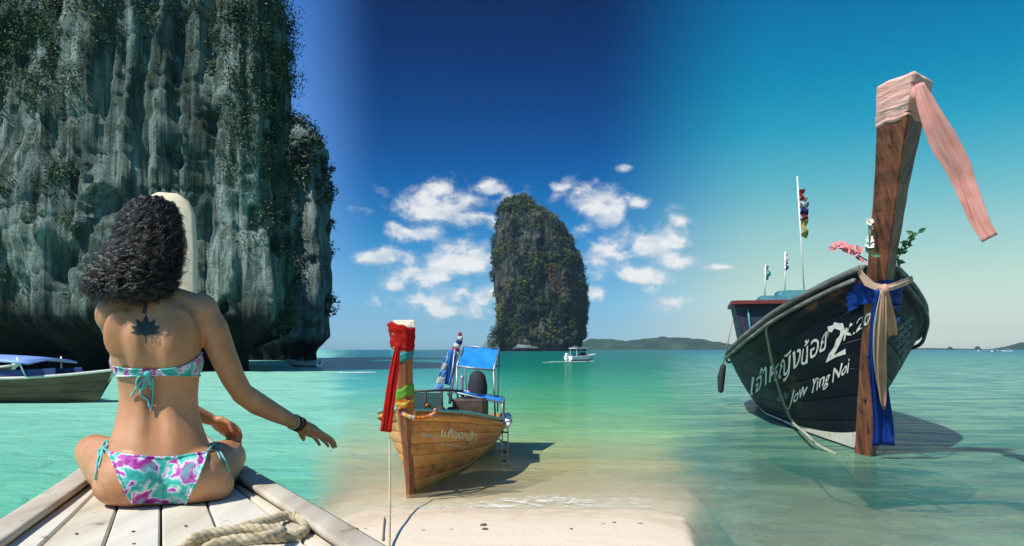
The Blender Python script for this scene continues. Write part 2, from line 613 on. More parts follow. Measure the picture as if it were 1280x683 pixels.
# drifting patches of sand and weed seen through the water
patch = t.smooth(t.noise(t.mapping(pos, (0.5, 1, 1)), 0.9, 4.0, 0.55, 1.0), 0.38, 0.66)
pz = t.new('ShaderNodeSeparateXYZ')
t.l.new(pos, pz.inputs[0])
pf = t.math('ADD', t.math('MULTIPLY', t.smooth(t.math('DIVIDE', pz.outputs[0], t.math('MAXIMUM', pz.outputs[1], 1.0)), 0.15, 0.3), 0.75), 0.25)
patch = t.math('ADD', t.math('MULTIPLY', t.math('SUBTRACT', patch, 0.65), pf), 0.65)
bcol = t.mix(patch, t.mix(1.0, att.outputs['Color'], (0.42, 0.66, 0.72), 'MULTIPLY'), t.mix(1.0, att.outputs['Color'], (1.28, 1.15, 1.05), 'MULTIPLY'))
dif = t.new('ShaderNodeBsdfDiffuse')
t.put(dif.inputs['Color'], bcol)
t.l.new(bn.outputs[0], dif.inputs['Normal'])
trn = t.new('ShaderNodeBsdfTransparent')
t.put(trn.inputs['Color'], (0.96, 1.0, 0.985))
body = t.new('ShaderNodeMixShader')
t.put(body.inputs[0], att.outputs['Alpha'])
t.l.new(trn.outputs[0], body.inputs[1])
t.l.new(dif.outputs[0], body.inputs[2])
gl = t.new('ShaderNodeBsdfGlossy')
gl.inputs['Roughness'].default_value = 0.09
t.put(gl.inputs['Color'], (1, 1, 1))
t.l.new(bn.outputs[0], gl.inputs['Normal'])
fr = t.new('ShaderNodeFresnel')
fr.inputs['IOR'].default_value = 1.333
t.l.new(bn.outputs[0], fr.inputs['Normal'])
mx = t.new('ShaderNodeMixShader')
t.put(mx.inputs[0], t.math('MINIMUM', fr.outputs[0], t.math('ADD', t.math('MULTIPLY', att.outputs['Alpha'], 0.20), 0.06)))
t.l.new(body.outputs[0], mx.inputs[1])
t.l.new(gl.outputs[0], mx.inputs[2])
t.l.new(mx.outputs[0], out.inputs[0])
link('sea_water', me, m, None, kind='structure')


# --- limestone
def rock_mat(name, dark, mid, pale, ochre, foot_shade=0.0, streak=(1.0, 1.0, 0.10), scale=0.5, bump=0.8, bdist=0.3, moss=(0.035, 0.06, 0.03)):
    m, t, b, co, out = mat_new(name)
    v = t.mapping(co, streak)
    n1 = t.noise(v, scale * 3.2, 7.0, 0.62, 0.7)
    n2 = t.noise(t.mapping(co, (1, 1, 0.5)), scale * 0.7, 5.0, 0.6)
    n3 = t.noise(t.mapping(co, (1, 1, 0.04)), scale * 9, 4.0, 0.6)
    f = t.math('ADD', t.math('MULTIPLY', n1, 0.62), t.math('MULTIPLY', n2, 0.38))
    c = t.ramp(f, [(0.34, dark), (0.46, mid), (0.60, pale), (0.72, tuple(min(1, x * 1.25) for x in pale))])
    c = t.mix(t.math('MULTIPLY', t.smooth(n3, 0.52, 0.70), 0.6), c, dark)
    c = t.mix(t.math('MULTIPLY', t.smooth(t.noise(co, scale * 1.1, 5.0), 0.60, 0.72), 0.5), c, ochre)
    c = t.mix(t.math('MULTIPLY', t.smooth(t.noise(co, scale * 1.6, 8.0, 0.7), 0.53, 0.62), 0.75), c, moss)
    if foot_shade:
        # shade under the overhang, painted near-black into the foot of the rock
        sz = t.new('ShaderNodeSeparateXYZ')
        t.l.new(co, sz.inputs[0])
        tz = t.math('SUBTRACT', 1.0, t.smooth(t.math('ADD', sz.outputs[2], t.math('MULTIPLY', t.noise(t.mapping(co, (1, 1, 0.2)), scale * 2.5, 5.0, 0.6), -foot_shade * 0.7)), foot_shade * 0.25, foot_shade * 0.8))
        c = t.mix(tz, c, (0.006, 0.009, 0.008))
    t.put(b.inputs['Base Color'], c)
    b.inputs['Roughness'].default_value = 0.9
    b.inputs['Specular IOR Level'].default_value = 0.15
    bn = t.new('ShaderNodeBump')
    bn.inputs['Strength'].default_value = bump
    bn.inputs['Distance'].default_value = bdist
    t.put(bn.inputs['Height'], t.math('ADD', t.math('ADD', n1, t.noise(co, scale * 10, 6.0, 0.7)), t.math('MULTIPLY', n3, 0.6)))
    t.l.new(bn.outputs[0], b.inputs['Normal'])
    return m


def leaf_mat(name, cols, scale):
    m, t, b, co, out = mat_new(name)
    n = t.noise(co, scale, 4.0, 0.6)
    c = t.ramp(n, [(0.32 + 0.4 * i / (len(cols) - 1), q) for i, q in enumerate(cols)])
    t.put(b.inputs['Base Color'], c)
    b.inputs['Roughness'].default_value = 0.6
    b.inputs['Specular IOR Level'].default_value = 0.3
    return m


def scatter_leaves(name, centres, normals, rad, n_leaf, size, mat_, seed):
    """bushes made of single leaf faces spread through each bush's volume"""
    g = np.random.default_rng(seed)
    nb = len(centres)
    rad = np.asarray(rad).reshape(-1, 1, 1)
    d = g.normal(size=(nb, n_leaf, 3))
    d /= np.linalg.norm(d, axis=2, keepdims=True)
    rr = g.random((nb, n_leaf, 1)) ** 0.45
    lump = 0.75 + 0.5 * g.random((nb, n_leaf, 1))
    c = centres[:, None, :] + normals[:, None, :] * rad * 0.35 + d * rr * rad * lump * np.array([1, 1, 0.85])
    c = c.reshape(-1, 3)
    ax = g.normal(size=c.shape)
    ax /= np.linalg.norm(ax, axis=1)[:, None]
    nn = d.reshape(-1, 3) * 0.8 + np.array([0, 0, 0.9]) + g.normal(size=c.shape) * 0.5
    nn /= np.linalg.norm(nn, axis=1)[:, None]
    u = np.cross(nn, ax)
    u /= np.linalg.norm(u, axis=1)[:, None] + 1e-9
    w = np.cross(nn, u)
    s = size * (0.6 + 0.8 * g.random((len(c), 1)))
    q = np.stack([c - u * s, c + w * s * 0.45, c + u * s, c - w * s * 0.45], 1).reshape(-1, 3)
    fc = np.arange(len(q)).reshape(-1, 4)
    return link(name, npmesh(name, q, fc, False), mat_, None, kind='stuff')


def wall_rock(name, foot, core, height, nz, ns, lean, seed, amp=1.0, notch=2.0, mat_=None):
    """a rock face following a footprint, with fluting, caves, an undercut at the waterline and a capped top"""
    P = np.array([tuple(p)[:2] for p in curve_pts([(*f, 0) for f in foot], 400)])
    seg = np.concatenate([[0], np.cumsum(np.hypot(*np.diff(P, axis=0).T))])
    s = np.linspace(0, seg[-1], ns)
    fx, fy = np.interp(s, seg, P[:, 0]), np.interp(s, seg, P[:, 1])
    tx, ty = np.gradient(fx), np.gradient(fy)
    k = np.hypot(tx, ty)
    nx, ny = ty / k, -tx / k                       # outward (towards the sea)
    ker = np.ones(25) / 25
    nx = np.convolve(np.pad(nx, 12, 'edge'), ker, 'valid')
    ny = np.convolve(np.pad(ny, 12, 'edge'), ker, 'valid')
    z = np.concatenate([np.linspace(-1.5, 4, nz // 4), np.linspace(4, height, nz - nz // 4)[1:]])
    Z, S = np.meshgrid(z, s, indexing='ij')
    n0 = seed * 13.7
    hs = height / 30.0
    d = 2.2 * amp * fbm(S * 0.09 / hs, Z * 0.07 / hs, S * 0 + n0, 3)
    wz = Z + 1.5 * fbm(S * 0.2, Z * 0.2, S * 0 + n0 + 2, 2)
    d += 1.0 * amp * (0.45 - np.abs(fbm(S * 0.42 / hs, wz * 0.03 / hs, S * 0 + n0 + 3, 3)) * 2.2)
    d += 0.55 * amp * (0.35 - np.abs(fbm(S * 1.35 / hs, wz * 0.07 / hs, S * 0 + n0 + 5, 3, 0.55)) * 2.0)
    d += 0.16 * amp * (0.3 - np.abs(fbm(S * 3.4 / hs, wz * 0.3 / hs, S * 0 + n0 + 7, 3, 0.6)) * 2)
    ledge = np.abs(perlin(S * 0.08, Z * 0.55 + 0.4 * perlin(S * 0.4, Z * 0.2, S * 0 + n0), S * 0 + n0 + 12))
    d += 0.14 * amp * sstep(ledge, 0.0, 0.12)
    cave = sstep(fbm(S * 0.30 / hs, Z * 0.20 / hs, S * 0 + n0 + 9, 3), 0.34, 0.46)
    d -= 1.1 * amp * cave
    d -= notch * (1 - sstep(Z + 0.7 * perlin(S * 0.5, S * 0, S * 0 + n0), 0.7, 3.4 * hs + 0.2)) - notch * 0.25
    d -= lean * Z
    top = sstep(Z, height * 0.90, height)
    d -= top * height * 0.10
    X = fx[None, :] + nx[None, :] * d
    Y = fy[None, :] + ny[None, :] * d
    Zr = Z + 0.5 * hs * fbm(X * 0.2, Y * 0.2, Z * 0.2 + n0, 2) * sstep(Z, 2, 8)
    rows = [np.stack([X, Y, Zr], -1)]
    for kx, dz in ((0.25, 1.2), (0.6, 2.5), (0.98, 1.5)):
        X2, Y2 = X[-1] * (1 - kx) + core[0] * kx, Y[-1] * (1 - kx) + core[1] * kx
        rows.append(np.stack([X2, Y2, Zr[-1] + dz * hs + 1.2 * fbm(X2 * .2, Y2 * .2, X2 * 0 + n0, 2)], -1)[None])
    V = np.concatenate(rows, 0)
    me = npmesh(name, V.reshape(-1, 3), grid_faces(V.shape[0], ns))
    o = link(name, me, mat_, None, kind='structure')
    gx = np.gradient(V, axis=1)
    gz = np.gradient(V, axis=0)
    N = np.cross(gx, gz)
    N /= np.linalg.norm(N, axis=2, keepdims=True) + 1e-9
    return o, V, N


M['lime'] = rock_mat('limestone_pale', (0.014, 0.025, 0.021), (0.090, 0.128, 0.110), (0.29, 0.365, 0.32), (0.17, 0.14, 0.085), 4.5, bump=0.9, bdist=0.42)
M['lime_far'] = rock_mat('limestone_far', (0.03, 0.05, 0.05), (0.09, 0.13, 0.12), (0.26, 0.30, 0.27), (0.22, 0.17, 0.10), 3.0, scale=0.3)
M['leaf_cliff'] = leaf_mat('cliff_leaves', [(0.008, 0.022, 0.010), (0.02, 0.045, 0.018), (0.045, 0.085, 0.03), (0.09, 0.13, 0.05)], 0.45)

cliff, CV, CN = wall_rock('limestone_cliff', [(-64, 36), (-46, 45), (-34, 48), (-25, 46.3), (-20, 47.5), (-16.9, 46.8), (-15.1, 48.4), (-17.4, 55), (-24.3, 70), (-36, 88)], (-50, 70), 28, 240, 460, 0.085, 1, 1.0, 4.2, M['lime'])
head, HV, HN = wall_rock('limestone_headland', [(-60, 104), (-42, 98), (-33, 96), (-27.0, 95), (-24.3, 97.5), (-26.8, 107), (-38, 124)], (-44, 112), 31, 90, 150, 0.05, 4, 1.0, 2.5, M['lime_far'])


def pick(V, N, prob, n, seed):
    g = np.random.default_rng(seed)
    p = np.clip(prob, 0, None).ravel()
    idx = g.choice(len(p), size=n, p=p / p.sum())
    return V.reshape(-1, 3)[idx], N.reshape(-1, 3)[idx]


def seen(V):
    return 640 + F * V[..., 0] / V[..., 1], HY - (V[..., 2] - H) * F / V[..., 1]


# foliage grows thick on the left buttress, the right-hand corner and the crown of the cliff, thin on the bare face
cx, cz = CV[..., 0], CV[..., 2]
nz_ = fbm(cx * 0.16, cz * 0.16, CV[..., 1] * 0.16, 3)
left_b = 1 - sstep(cx, -27.5, -24.0)
right_b = sstep(cx + 0.09 * cz, -18.5, -15.0)
pr = (0.9 * left_b * sstep(cz, 8, 14) + 0.35 * left_b + 1.2 * right_b + 0.08) * sstep(nz_ + 0.22 * left_b * sstep(cz, 7, 12) + 0.1 * right_b, 0.02, 0.18) + 0.5 * sstep(cz, 21, 24)
pr = pr * sstep(cz, 2.5, 4.5)
pc, pn = pick(CV, CN, pr, 2200, 5)
rad_ = RNG.uniform(0.4, 1.25, len(pc))
scatter_leaves('cliff_vegetation', pc, pn, rad_, 115, 0.09, M['leaf_cliff'], 21)
pr = sstep(fbm(HV[..., 0] * 0.15, HV[..., 2] * 0.15, HV[..., 1] * 0.1, 3), 0.0, 0.3) * sstep(HV[..., 2], 3, 5) + 0.8 * sstep(HV[..., 2], 27, 30)
pc, pn = pick(HV, HN, pr, 420, 6)
scatter_leaves('headland_vegetation', pc, pn, RNG.uniform(0.6, 1.5, len(pc)), 50, 0.3, M['leaf_cliff'], 22)

# --- the rock tower standing in the sea
TY = 600.0
prof = [(236, 643, 655), (240, 634, 664), (246, 628, 670), (258, 622, 690), (275, 619.5, 708), (295, 617, 721), (320, 615.5, 730), (350, 618, 737), (380, 622, 738), (405, 624.5, 735), (420, 624, 734), (432, 622, 731), (440, 621, 728)]
py_ = np.array([q[0] for q in prof], float)
zz = H + (HY - py_) / F * TY
Lx = (np.array([q[1] for q in prof]) - 640) / F * TY
Rx = (np.array([q[2] for q in prof]) - 640) / F * TY
o_ = np.argsort(zz)
zs_ = np.linspace(zz.min() - 2, zz.max(), 190)
L_ = np.interp(zs_, zz[o_], Lx[o_])
R_ = np.interp(zs_, zz[o_], Rx[o_])
th = np.linspace(0, 2 * math.pi, 300, endpoint=False)
Zt, Tt = np.meshgrid(zs_, th, indexing='ij')
cxz = ((L_ + R_) / 2)[:, None]
rxz = ((R_ - L_) / 2)[:, None]
ryz = np.minimum(rxz * 0.85, 30) + 0 * Tt
X = cxz + rxz * np.cos(Tt)
Y = TY + 30 + ryz * np.sin(Tt)
dn = 5.0 * fbm(X * 0.03, Y * 0.03, Zt * 0.02, 3) + 3.0 * fbm(X * 0.09, Y * 0.09, Zt * 0.05, 4, 0.6) + 1.6 * fbm(X * 0.3, Y * 0.3, Zt * 0.2, 3)
dn *= sstep(zs_.max() - Zt, 0, 6) * 0.7 + 0.3
X2 = X + np.cos(Tt) * dn * 0.55
Y2 = Y + np.sin(Tt) * dn * 1.5
# deep chimneys down the seaward side
Y2 += 5 * np.abs(fbm(X * 0.06, X * 0 + 3, Zt * 0.012, 3)) * (np.sin(Tt) < 0)
TV = np.stack([X2, Y2, Zt + 2.0 * fbm(X * .08, Y * .08, Zt * .08, 3)], -1)
cap = np.tile(np.array([[cxz[-1, 0], TY + 30, zs_.max() + 1.0]]), (300, 1))[None]
TVc = np.concatenate([TV, cap], 0)
M['lime_tower'] = rock_mat('limestone_tower', (0.006, 0.009, 0.008), (0.022, 0.028, 0.024), (0.15, 0.145, 0.11), (0.22, 0.13, 0.06), 7.0, scale=0.06, bump=0.9, bdist=3.0, moss=(0.03, 0.045, 0.015))
link('rock_tower_island', npmesh('rock_tower', TVc.reshape(-1, 3), grid_faces(TVc.shape[0], 300, True)), M['lime_tower'], None, kind='structure')
tn = np.stack([np.cos(Tt), np.sin(Tt), 0.25 + 0 * Tt], -1)
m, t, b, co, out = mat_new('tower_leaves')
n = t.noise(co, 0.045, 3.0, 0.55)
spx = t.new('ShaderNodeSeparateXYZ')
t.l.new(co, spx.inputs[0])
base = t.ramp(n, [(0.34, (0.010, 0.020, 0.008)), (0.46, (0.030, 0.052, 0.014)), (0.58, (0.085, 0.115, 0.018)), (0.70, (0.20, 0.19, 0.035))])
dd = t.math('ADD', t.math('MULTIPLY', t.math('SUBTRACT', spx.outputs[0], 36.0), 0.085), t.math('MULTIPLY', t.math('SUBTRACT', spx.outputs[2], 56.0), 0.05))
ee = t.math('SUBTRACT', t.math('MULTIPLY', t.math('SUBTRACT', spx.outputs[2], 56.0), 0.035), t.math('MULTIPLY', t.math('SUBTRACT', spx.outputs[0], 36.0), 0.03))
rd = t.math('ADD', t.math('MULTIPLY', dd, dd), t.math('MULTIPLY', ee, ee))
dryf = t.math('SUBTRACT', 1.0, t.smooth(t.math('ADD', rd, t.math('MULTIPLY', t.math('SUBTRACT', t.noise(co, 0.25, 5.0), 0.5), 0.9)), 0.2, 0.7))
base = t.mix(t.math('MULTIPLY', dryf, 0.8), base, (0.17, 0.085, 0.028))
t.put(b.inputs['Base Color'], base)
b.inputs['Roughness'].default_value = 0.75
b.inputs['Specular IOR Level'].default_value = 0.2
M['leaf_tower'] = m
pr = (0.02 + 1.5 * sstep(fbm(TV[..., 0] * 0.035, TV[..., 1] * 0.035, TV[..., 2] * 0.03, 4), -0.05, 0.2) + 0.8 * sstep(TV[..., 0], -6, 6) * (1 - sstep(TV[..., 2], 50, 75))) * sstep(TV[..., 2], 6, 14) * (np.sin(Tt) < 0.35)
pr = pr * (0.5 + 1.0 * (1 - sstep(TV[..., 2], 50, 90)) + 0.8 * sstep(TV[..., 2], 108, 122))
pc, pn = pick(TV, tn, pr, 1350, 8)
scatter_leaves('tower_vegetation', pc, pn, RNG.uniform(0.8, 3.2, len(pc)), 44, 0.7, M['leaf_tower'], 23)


def far_hill(name, Y, pts, depth, mat_, seed, veg=None):
    """a low island far out: ridge given by picture positions, swept over a real depth"""
    P = [at(px, py, Y) for px, py in pts]
    xs = np.linspace(P[0].x, P[-1].x, 110)
    top = np.interp(xs, [p.x for p in P], [p.z for p in P])
    w = np.linspace(-1, 1, 26)
    X, Wd = np.meshgrid(xs, w)
    prof_ = np.clip(1 - np.abs(Wd) ** 1.6, 0, 1)
    Z = -1 + (top + 1)[None, :] * prof_ * (1 + 0.16 * fbm(X * 0.02, Wd * 3, X * 0 + seed, 4)) + 0.05 * top.max() * fbm(X * 0.06, Wd * 8, X * 0 + seed, 3) * prof_
    V = np.stack([X, Y + depth * 0.5 * Wd, Z], -1)
    return link(name, npmesh(name, V.reshape(-1, 3), grid_faces(26, 110)), mat_, None, kind='structure')


M['hill'] = mat('hill_forest', [(0.015, 0.03, 0.012), (0.03, 0.055, 0.02), (0.06, 0.08, 0.035)], scale=0.02, rough=0.9, bump=0.8, bscale=0.05, bdist=6.0, spec=0.1)
far_hill('far_hills', 2600, [(700, 437.4), (722, 430), (738, 424), (762, 423.5), (782, 426.5), (800, 424.5), (826, 421.5), (850, 422), (880, 425), (915, 431), (950, 435), (985, 437.3)], 300, M['hill'], 2.2)
far_hill('far_hills', 2600, [(1248, 437.4), (1256, 436), (1264, 434), (1272, 432), (1282, 428.5), (1300, 424), (1340, 419), (1400, 422), (1470, 437)], 300, M['hill'], 5.2)
far_hill('far_hills', 2900, [(1060, 437.3), (1120, 436.4), (1162, 435.2), (1180, 435.8), (1215, 436.4), (1250, 437.3)], 300, M['hill'], 8.2)
for px, w_, top_, sd in ((1187.5, 5, 433, 1.3), (1222, 5, 432.4, 4.4)):
    far_hill('wooded_islet', 1900, [(px - w_, 437.4), (px - w_ * 0.55, top_ + 2), (px - w_ * 0.1, top_), (px + w_ * 0.4, top_ + 1.2), (px + w_, 437.4)], 10, M['hill'], sd)
# pale boulders and a bushy ledge at the foot of the tower
for i, (px, py, rx_, rz_) in enumerate([(655, 434, 7.5, 4.0), (667, 434.5, 5.5, 3.0), (646, 436, 4, 2), (719, 434.5, 4.0, 3.2), (727, 436, 4, 2)]):
    c = at(px, 437, TY - 4)
    th_ = np.linspace(0, 2 * math.pi, 22, endpoint=False)
    ph_ = np.linspace(0.03, math.pi - 0.03, 12)
    PH, TH = np.meshgrid(ph_, th_, indexing='ij')
    dx, dy, dz = np.sin(PH) * np.cos(TH), np.sin(PH) * np.sin(TH), np.cos(PH)
    rr_ = 1 + 0.55 * fbm(dx * 1.6 + i * 3, dy * 1.6, dz * 1.6, 3)
    V = np.stack([c.x + dx * rr_ * rx_, c.y + dy * rr_ * 6, 1 + dz * rr_ * rz_], -1)
    link('shore_rock', npmesh('shore_rock', V.reshape(-1, 3), grid_faces(12, 22, True)), M['lime_far'], None, kind='structure')
g_ = np.random.default_rng(4)
pc = np.stack([(np.array([613, 618, 622, 616, 621, 626, 612, 619]) - 640) / F * TY, np.full(8, TY + 12.0) + g_.uniform(-5, 5, 8), np.array([5, 5, 7, 11, 13, 17, 3, 16.0])], -1)
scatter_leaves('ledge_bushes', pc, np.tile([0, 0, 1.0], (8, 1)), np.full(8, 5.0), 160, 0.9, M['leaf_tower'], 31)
#PART3
# ================================================================== BOATS
def wood(name, cols, ang, scale=5.0, along=0.12, **kw):
    """wood with grain along a heading (radians from +Y)"""
    kw.setdefault('rough', 0.6)
    kw.setdefault('bump', 0.5)
    kw.setdefault('bscale', scale * 3)
    return mat(name, cols, scale=scale, stretch=(1, along, 1), rot=(0, 0, ang), **kw)


class Hull:
    """long-tail boat hull. d runs aft from the foot of the stem, side -1 is picture-left of the bow, z is height above water"""
    def __init__(s, O, ang, d, b, zs, zk, p, rake, L):
        s.O = Vector((O[0], O[1], 0))
        s.A = Vector((math.sin(ang), math.cos(ang), 0))
        s.R = Vector((math.cos(ang), -math.sin(ang), 0))
        s.len = d[-1]
        s.tab = []
        dd = np.linspace(0, d[-1], 400)
        for arr in (b, zs, p):
            y = np.interp(dd, d, arr)
            k = np.ones(31) / 31
            ys = np.convolve(np.pad(y, 15, 'edge'), k, 'valid')
            w = np.clip(dd / (d[-1] * 0.05), 0, 1)
            s.tab.append(y * (1 - w) + ys * w)
        s.dd, s.zk, s.rake, s.L = dd, zk, rake, L

    def P(s, d, lat, z):
        return s.O + s.A * d + s.R * lat + Vector((0, 0, z))

    def beam(s, d):
        return float(np.interp(d, s.dd, s.tab[0]))

    def sheer(s, d):
        return float(np.interp(d, s.dd, s.tab[1]))

    def S(s, side, d, t, off=0.0, inset=0.0):
        p = float(np.interp(d, s.dd, s.tab[2]))
        z = s.zk + (s.sheer(d) - s.zk) * t
        lat = max(s.beam(d) - inset, 0.012) * max(t, 0.0) ** p
        q = s.P(d - s.rake * max(z, 0) * math.exp(-d / s.L), side * lat, z)
        if off:
            e = 0.01
            z2 = s.zk + (s.sheer(d) - s.zk) * (t + e)
            lat2 = s.beam(d) * (t + e) ** p
            n = Vector((z2 - z, 0, -(lat2 - lat)))
            n.normalize()
            q += s.R * (side * n.x * off) + Vector((0, 0, n.z * off))
        return q

    def stations(s, n):
        return [s.len * (i / n) ** 1.7 for i in range(n + 1)]

    def strake(s, side, t0, t1, n=44, thick=0.03, groove=0.007):
        """one plank of the hull side, edges eased so that the seams are recessed"""
        g = (t1 - t0) * 0.07
        rings = []
        for d in s.stations(n):
            ring = [s.S(side, d, t, o) for t, o in ((t0 + 0.001, -groove), (t0 + g, 0), ((t0 + t1) / 2, 0.001), (t1 - g, 0), (t1 - 0.001, -groove), (t1 - 0.001, -thick), (t0 + 0.001, -thick))]
            rings.append(ring if side > 0 else ring[::-1])
        return MB().rings(rings)

    def rail(s, side, w, h, out, d0=0.0, d1=None, n=40, dz=0.0):
        rings = []
        for d in s.stations(n):
            if d < d0 or (d1 is not None and d > d1):
                continue
            c = s.S(side, d, 1.0) + s.R * (side * out) + Vector((0, 0, dz))
            o, u = s.R * (side * w / 2), Vector((0, 0, h / 2))
            k = 0.75
            ring = [c - o - u * k, c - o * k - u, c + o * k - u, c + o - u * k, c + o + u * k, c + o * k + u, c - o * k + u, c - o + u * k]
            rings.append(ring if side > 0 else ring[::-1])
        return MB().rings(rings)

    def transom(s):
        q = [s.S(-1, s.len, t) for t in np.linspace(1, 0, 10)] + [s.S(1, s.len, t) for t in np.linspace(0.0, 1, 10)]
        a = [p + s.A * 0.02 for p in q]
        return MB().rings([a, [p - s.A * 0.03 for p in q]])

    def sole(s, t, d0, d1):
        rows = []
        for d in np.linspace(d0, d1, 24):
            a, b = s.S(-1, d, t, -0.04), s.S(1, d, t, -0.04)
            rows.append([a + (b - a) * k for k in (0.02, 0.35, 0.65, 0.98)])
        return MB().grid(rows)

    def bvh(s, extra=None):
        mb = extra or MB()
        for side in (-1, 1):
            mb.grid([[s.S(side, d, t, 0.0) for t in np.linspace(0, 1, 30)] for d in s.stations(80)])
        return BVHTree.FromPolygons(mb.v, [f for f in mb.f])


def prow(mb, hull, levels, n=26):
    """wedge-section stem post: levels are (z, d, half width, ridge length)"""
    z = [q[0] for q in levels]
    rings = []
    zi = np.linspace(z[0], z[-1], n)
    for k in zi:
        C = curve_at(levels, k)
        d, w, l = C
        e = 0.06
        rings.append([hull.P(d, -w, k), hull.P(d - l * 0.10, -w * 1.0, k), hull.P(d - l, -w * e, k), hull.P(d - l, w * e, k), hull.P(d - l * 0.10, w, k), hull.P(d, w, k), hull.P(d + l * 0.25, w * 0.4, k), hull.P(d + l * 0.25, -w * 0.4, k)])
    mb.rings(rings)
    return mb


def curve_at(levels, z):
    zz_ = [q[0] for q in levels]
    P = curve_pts([(q[1], q[2], q[3]) for q in levels], 101)
    T = np.linspace(0, len(levels) - 1, 101)
    t = np.interp(z, zz_, range(len(levels)))
    i = int(np.argmin(np.abs(T - t)))
    return P[i]


def drape(bvh, px, py, off=0.004):
    h = bvh.ray_cast(Vector((0, 0, H)), ray(px, py).normalized())
    if h[0] is None:
        return None
    n = h[1]
    if n.dot(ray(px, py)) > 0:
        n = -n
    return h[0] + n * off


def lettering(text, bvh, p0, p1, hgt, shear=0.0, off=0.006, bold=0.0, squeeze=1.0):
    """hand-painted words laid on a curved hull: baseline from p0 to p1 (picture positions), letter height in picture pixels"""
    cu = bpy.data.curves.new('lettering', 'FONT')
    cu.body = text
    cu.offset = bold
    cu.resolution_u = 3
    ob = bpy.data.objects.new('lettering_tmp', cu)
    COL.objects.link(ob)
    dg = bpy.context.evaluated_depsgraph_get()
    me = bpy.data.meshes.new_from_object(ob.evaluated_get(dg))
    bpy.data.objects.remove(ob)
    import bmesh
    bm = bmesh.new()
    bm.from_mesh(me)
    bmesh.ops.triangulate(bm, faces=bm.faces)
    bmesh.ops.subdivide_edges(bm, edges=[e for e in bm.edges if e.calc_length() > 0.25], cuts=1)
    bmesh.ops.triangulate(bm, faces=bm.faces)
    V = np.array([v.co[:] for v in bm.verts])
    fs = [[v.index for v in f.verts] for f in bm.faces]
    bm.free()
    x0, x1 = V[:, 0].min(), V[:, 0].max()
    mb = MB()
    dx, dy = p1[0] - p0[0], p1[1] - p0[1]
    out = []
    for x, y, _ in V:
        f = (x - x0) / (x1 - x0)
        wob = 0.05 * hgt * (math.sin(f * 19) + 0.6 * math.sin(f * 43 + 1))
        y *= 1 + 0.10 * math.sin(f * 31 + 2)
        px = p0[0] + dx * f + y * hgt * (shear + 0.12 * math.sin(f * 23))
        py = p0[1] + dy * f - y * hgt * 1.35 + wob
        out.append(drape(bvh, px, py, off))
    ok = [all(out[i] is not None for i in f) for f in fs]
    mb.v = [tuple(o) if o is not None else (0, 0, 0) for o in out]
    mb.f = [tuple(f) for f, k in zip(fs, ok) if k]
    return mb


def wrap(hull_pts_fn, z0, z1, off, n=10, seed=0, fold=0.006, tilt=0.0):
    """cloth wound round a post: hull_pts_fn(z) gives the ring of the post"""
    rr = random.Random(seed)
    ph = [rr.uniform(0, 6.28) for _ in range(6)]
    rings = []
    for i in range(n + 1):
        z = z0 + (z1 - z0) * i / n
        ring = hull_pts_fn(z)
        c = sum((Vector(p) for p in ring), Vector()) / len(ring)
        new = []
        m = len(ring)
        dense = []
        for k in range(m):
            a, b = Vector(ring[k]), Vector(ring[(k + 1) % m])
            for f in (0, 0.17, 0.34, 0.5, 0.67, 0.84):
                dense.append(a + (b - a) * f)
        for k, p in enumerate(dense):
            d = p - c
            d.z = 0
            L_ = d.length
            d.normalize()
            an = math.atan2(d.y, d.x)
            fl = fold * (0.5 * math.sin(z * 31 + an * 1.0 + ph[0]) + 0.4 * math.sin(z * 67 - an * 2 + ph[1]) + 0.35 * math.sin(z * 120 + an * 3 + ph[4]))
            e = off * (0.35 if i in (0, n) else 1.0)
            q = c + d * (L_ + e + fl)
            q.z = z + tilt * math.cos(an + ph[2]) + 0.01 * math.sin(an * 5 + ph[3])
            new.append(q)
        rings.append(new)
    return MB().rings(rings)


def flower(mb_petal, mb_core, c, r, seed):
    rr = random.Random(seed)
    nrm = Vector((rr.uniform(-1, 1), -1, rr.uniform(-0.2, 1))).normalized()
    u = nrm.cross(Vector((0.3, 0.1, 1))).normalized()
    w = nrm.cross(u)
    for k in range(5):
        a = 2 * math.pi * k / 5 + rr.random()
        d = u * math.cos(a) + w * math.sin(a)
        s = nrm.cross(d)
        tip = c + d * r + nrm * r * 0.3
        mb_petal.add([c, c + d * r * 0.6 + s * r * 0.45 + nrm * r * 0.15, tip, c + d * r * 0.6 - s * r * 0.45 + nrm * r * 0.15], [(0, 1, 2, 3)])
    mb_core.ellipsoid(c + nrm * r * 0.15, u * r * 0.22, w * r * 0.22, nrm * r * 0.18, 6, 4)


def rope_mesh(pts, rad, strands=3, turns_per_m=14, sides=5):
    """laid rope: strands twisted about a path"""
    mb = MB()
    P = [Vector(p) for p in pts]
    acc = [0.0]
    for i in range(1, len(P)):
        acc.append(acc[-1] + (P[i] - P[i - 1]).length)
    for s in range(strands):
        line = []
        for i, p in enumerate(P):
            t = (P[min(i + 1, len(P) - 1)] - P[max(i - 1, 0)]).normalized()
            x = t.cross(Vector((0.1, 0.05, 1))).normalized()
            y = t.cross(x)
            a = acc[i] * turns_per_m * 2 * math.pi + s * 2 * math.pi / strands
            line.append(p + x * (rad * 0.5 * math.cos(a)) + y * (rad * 0.5 * math.sin(a)))
        mb.tube(line, rad * 0.56, sides)
    return mb


def resample(pts, step):
    P = [Vector(p) for p in pts]
    acc = [0.0]
    for i in range(1, len(P)):
        acc.append(acc[-1] + (P[i] - P[i - 1]).length)
    n = max(2, int(acc[-1] / step))
    out = []
    for s in np.linspace(0, acc[-1], n):
        k = min(max(int(np.searchsorted(acc, s)) - 1, 0), len(P) - 2)
        f = (s - acc[k]) / max(acc[k + 1] - acc[k], 1e-9)
        out.append(P[k] + (P[k + 1] - P[k]) * f)
    return out


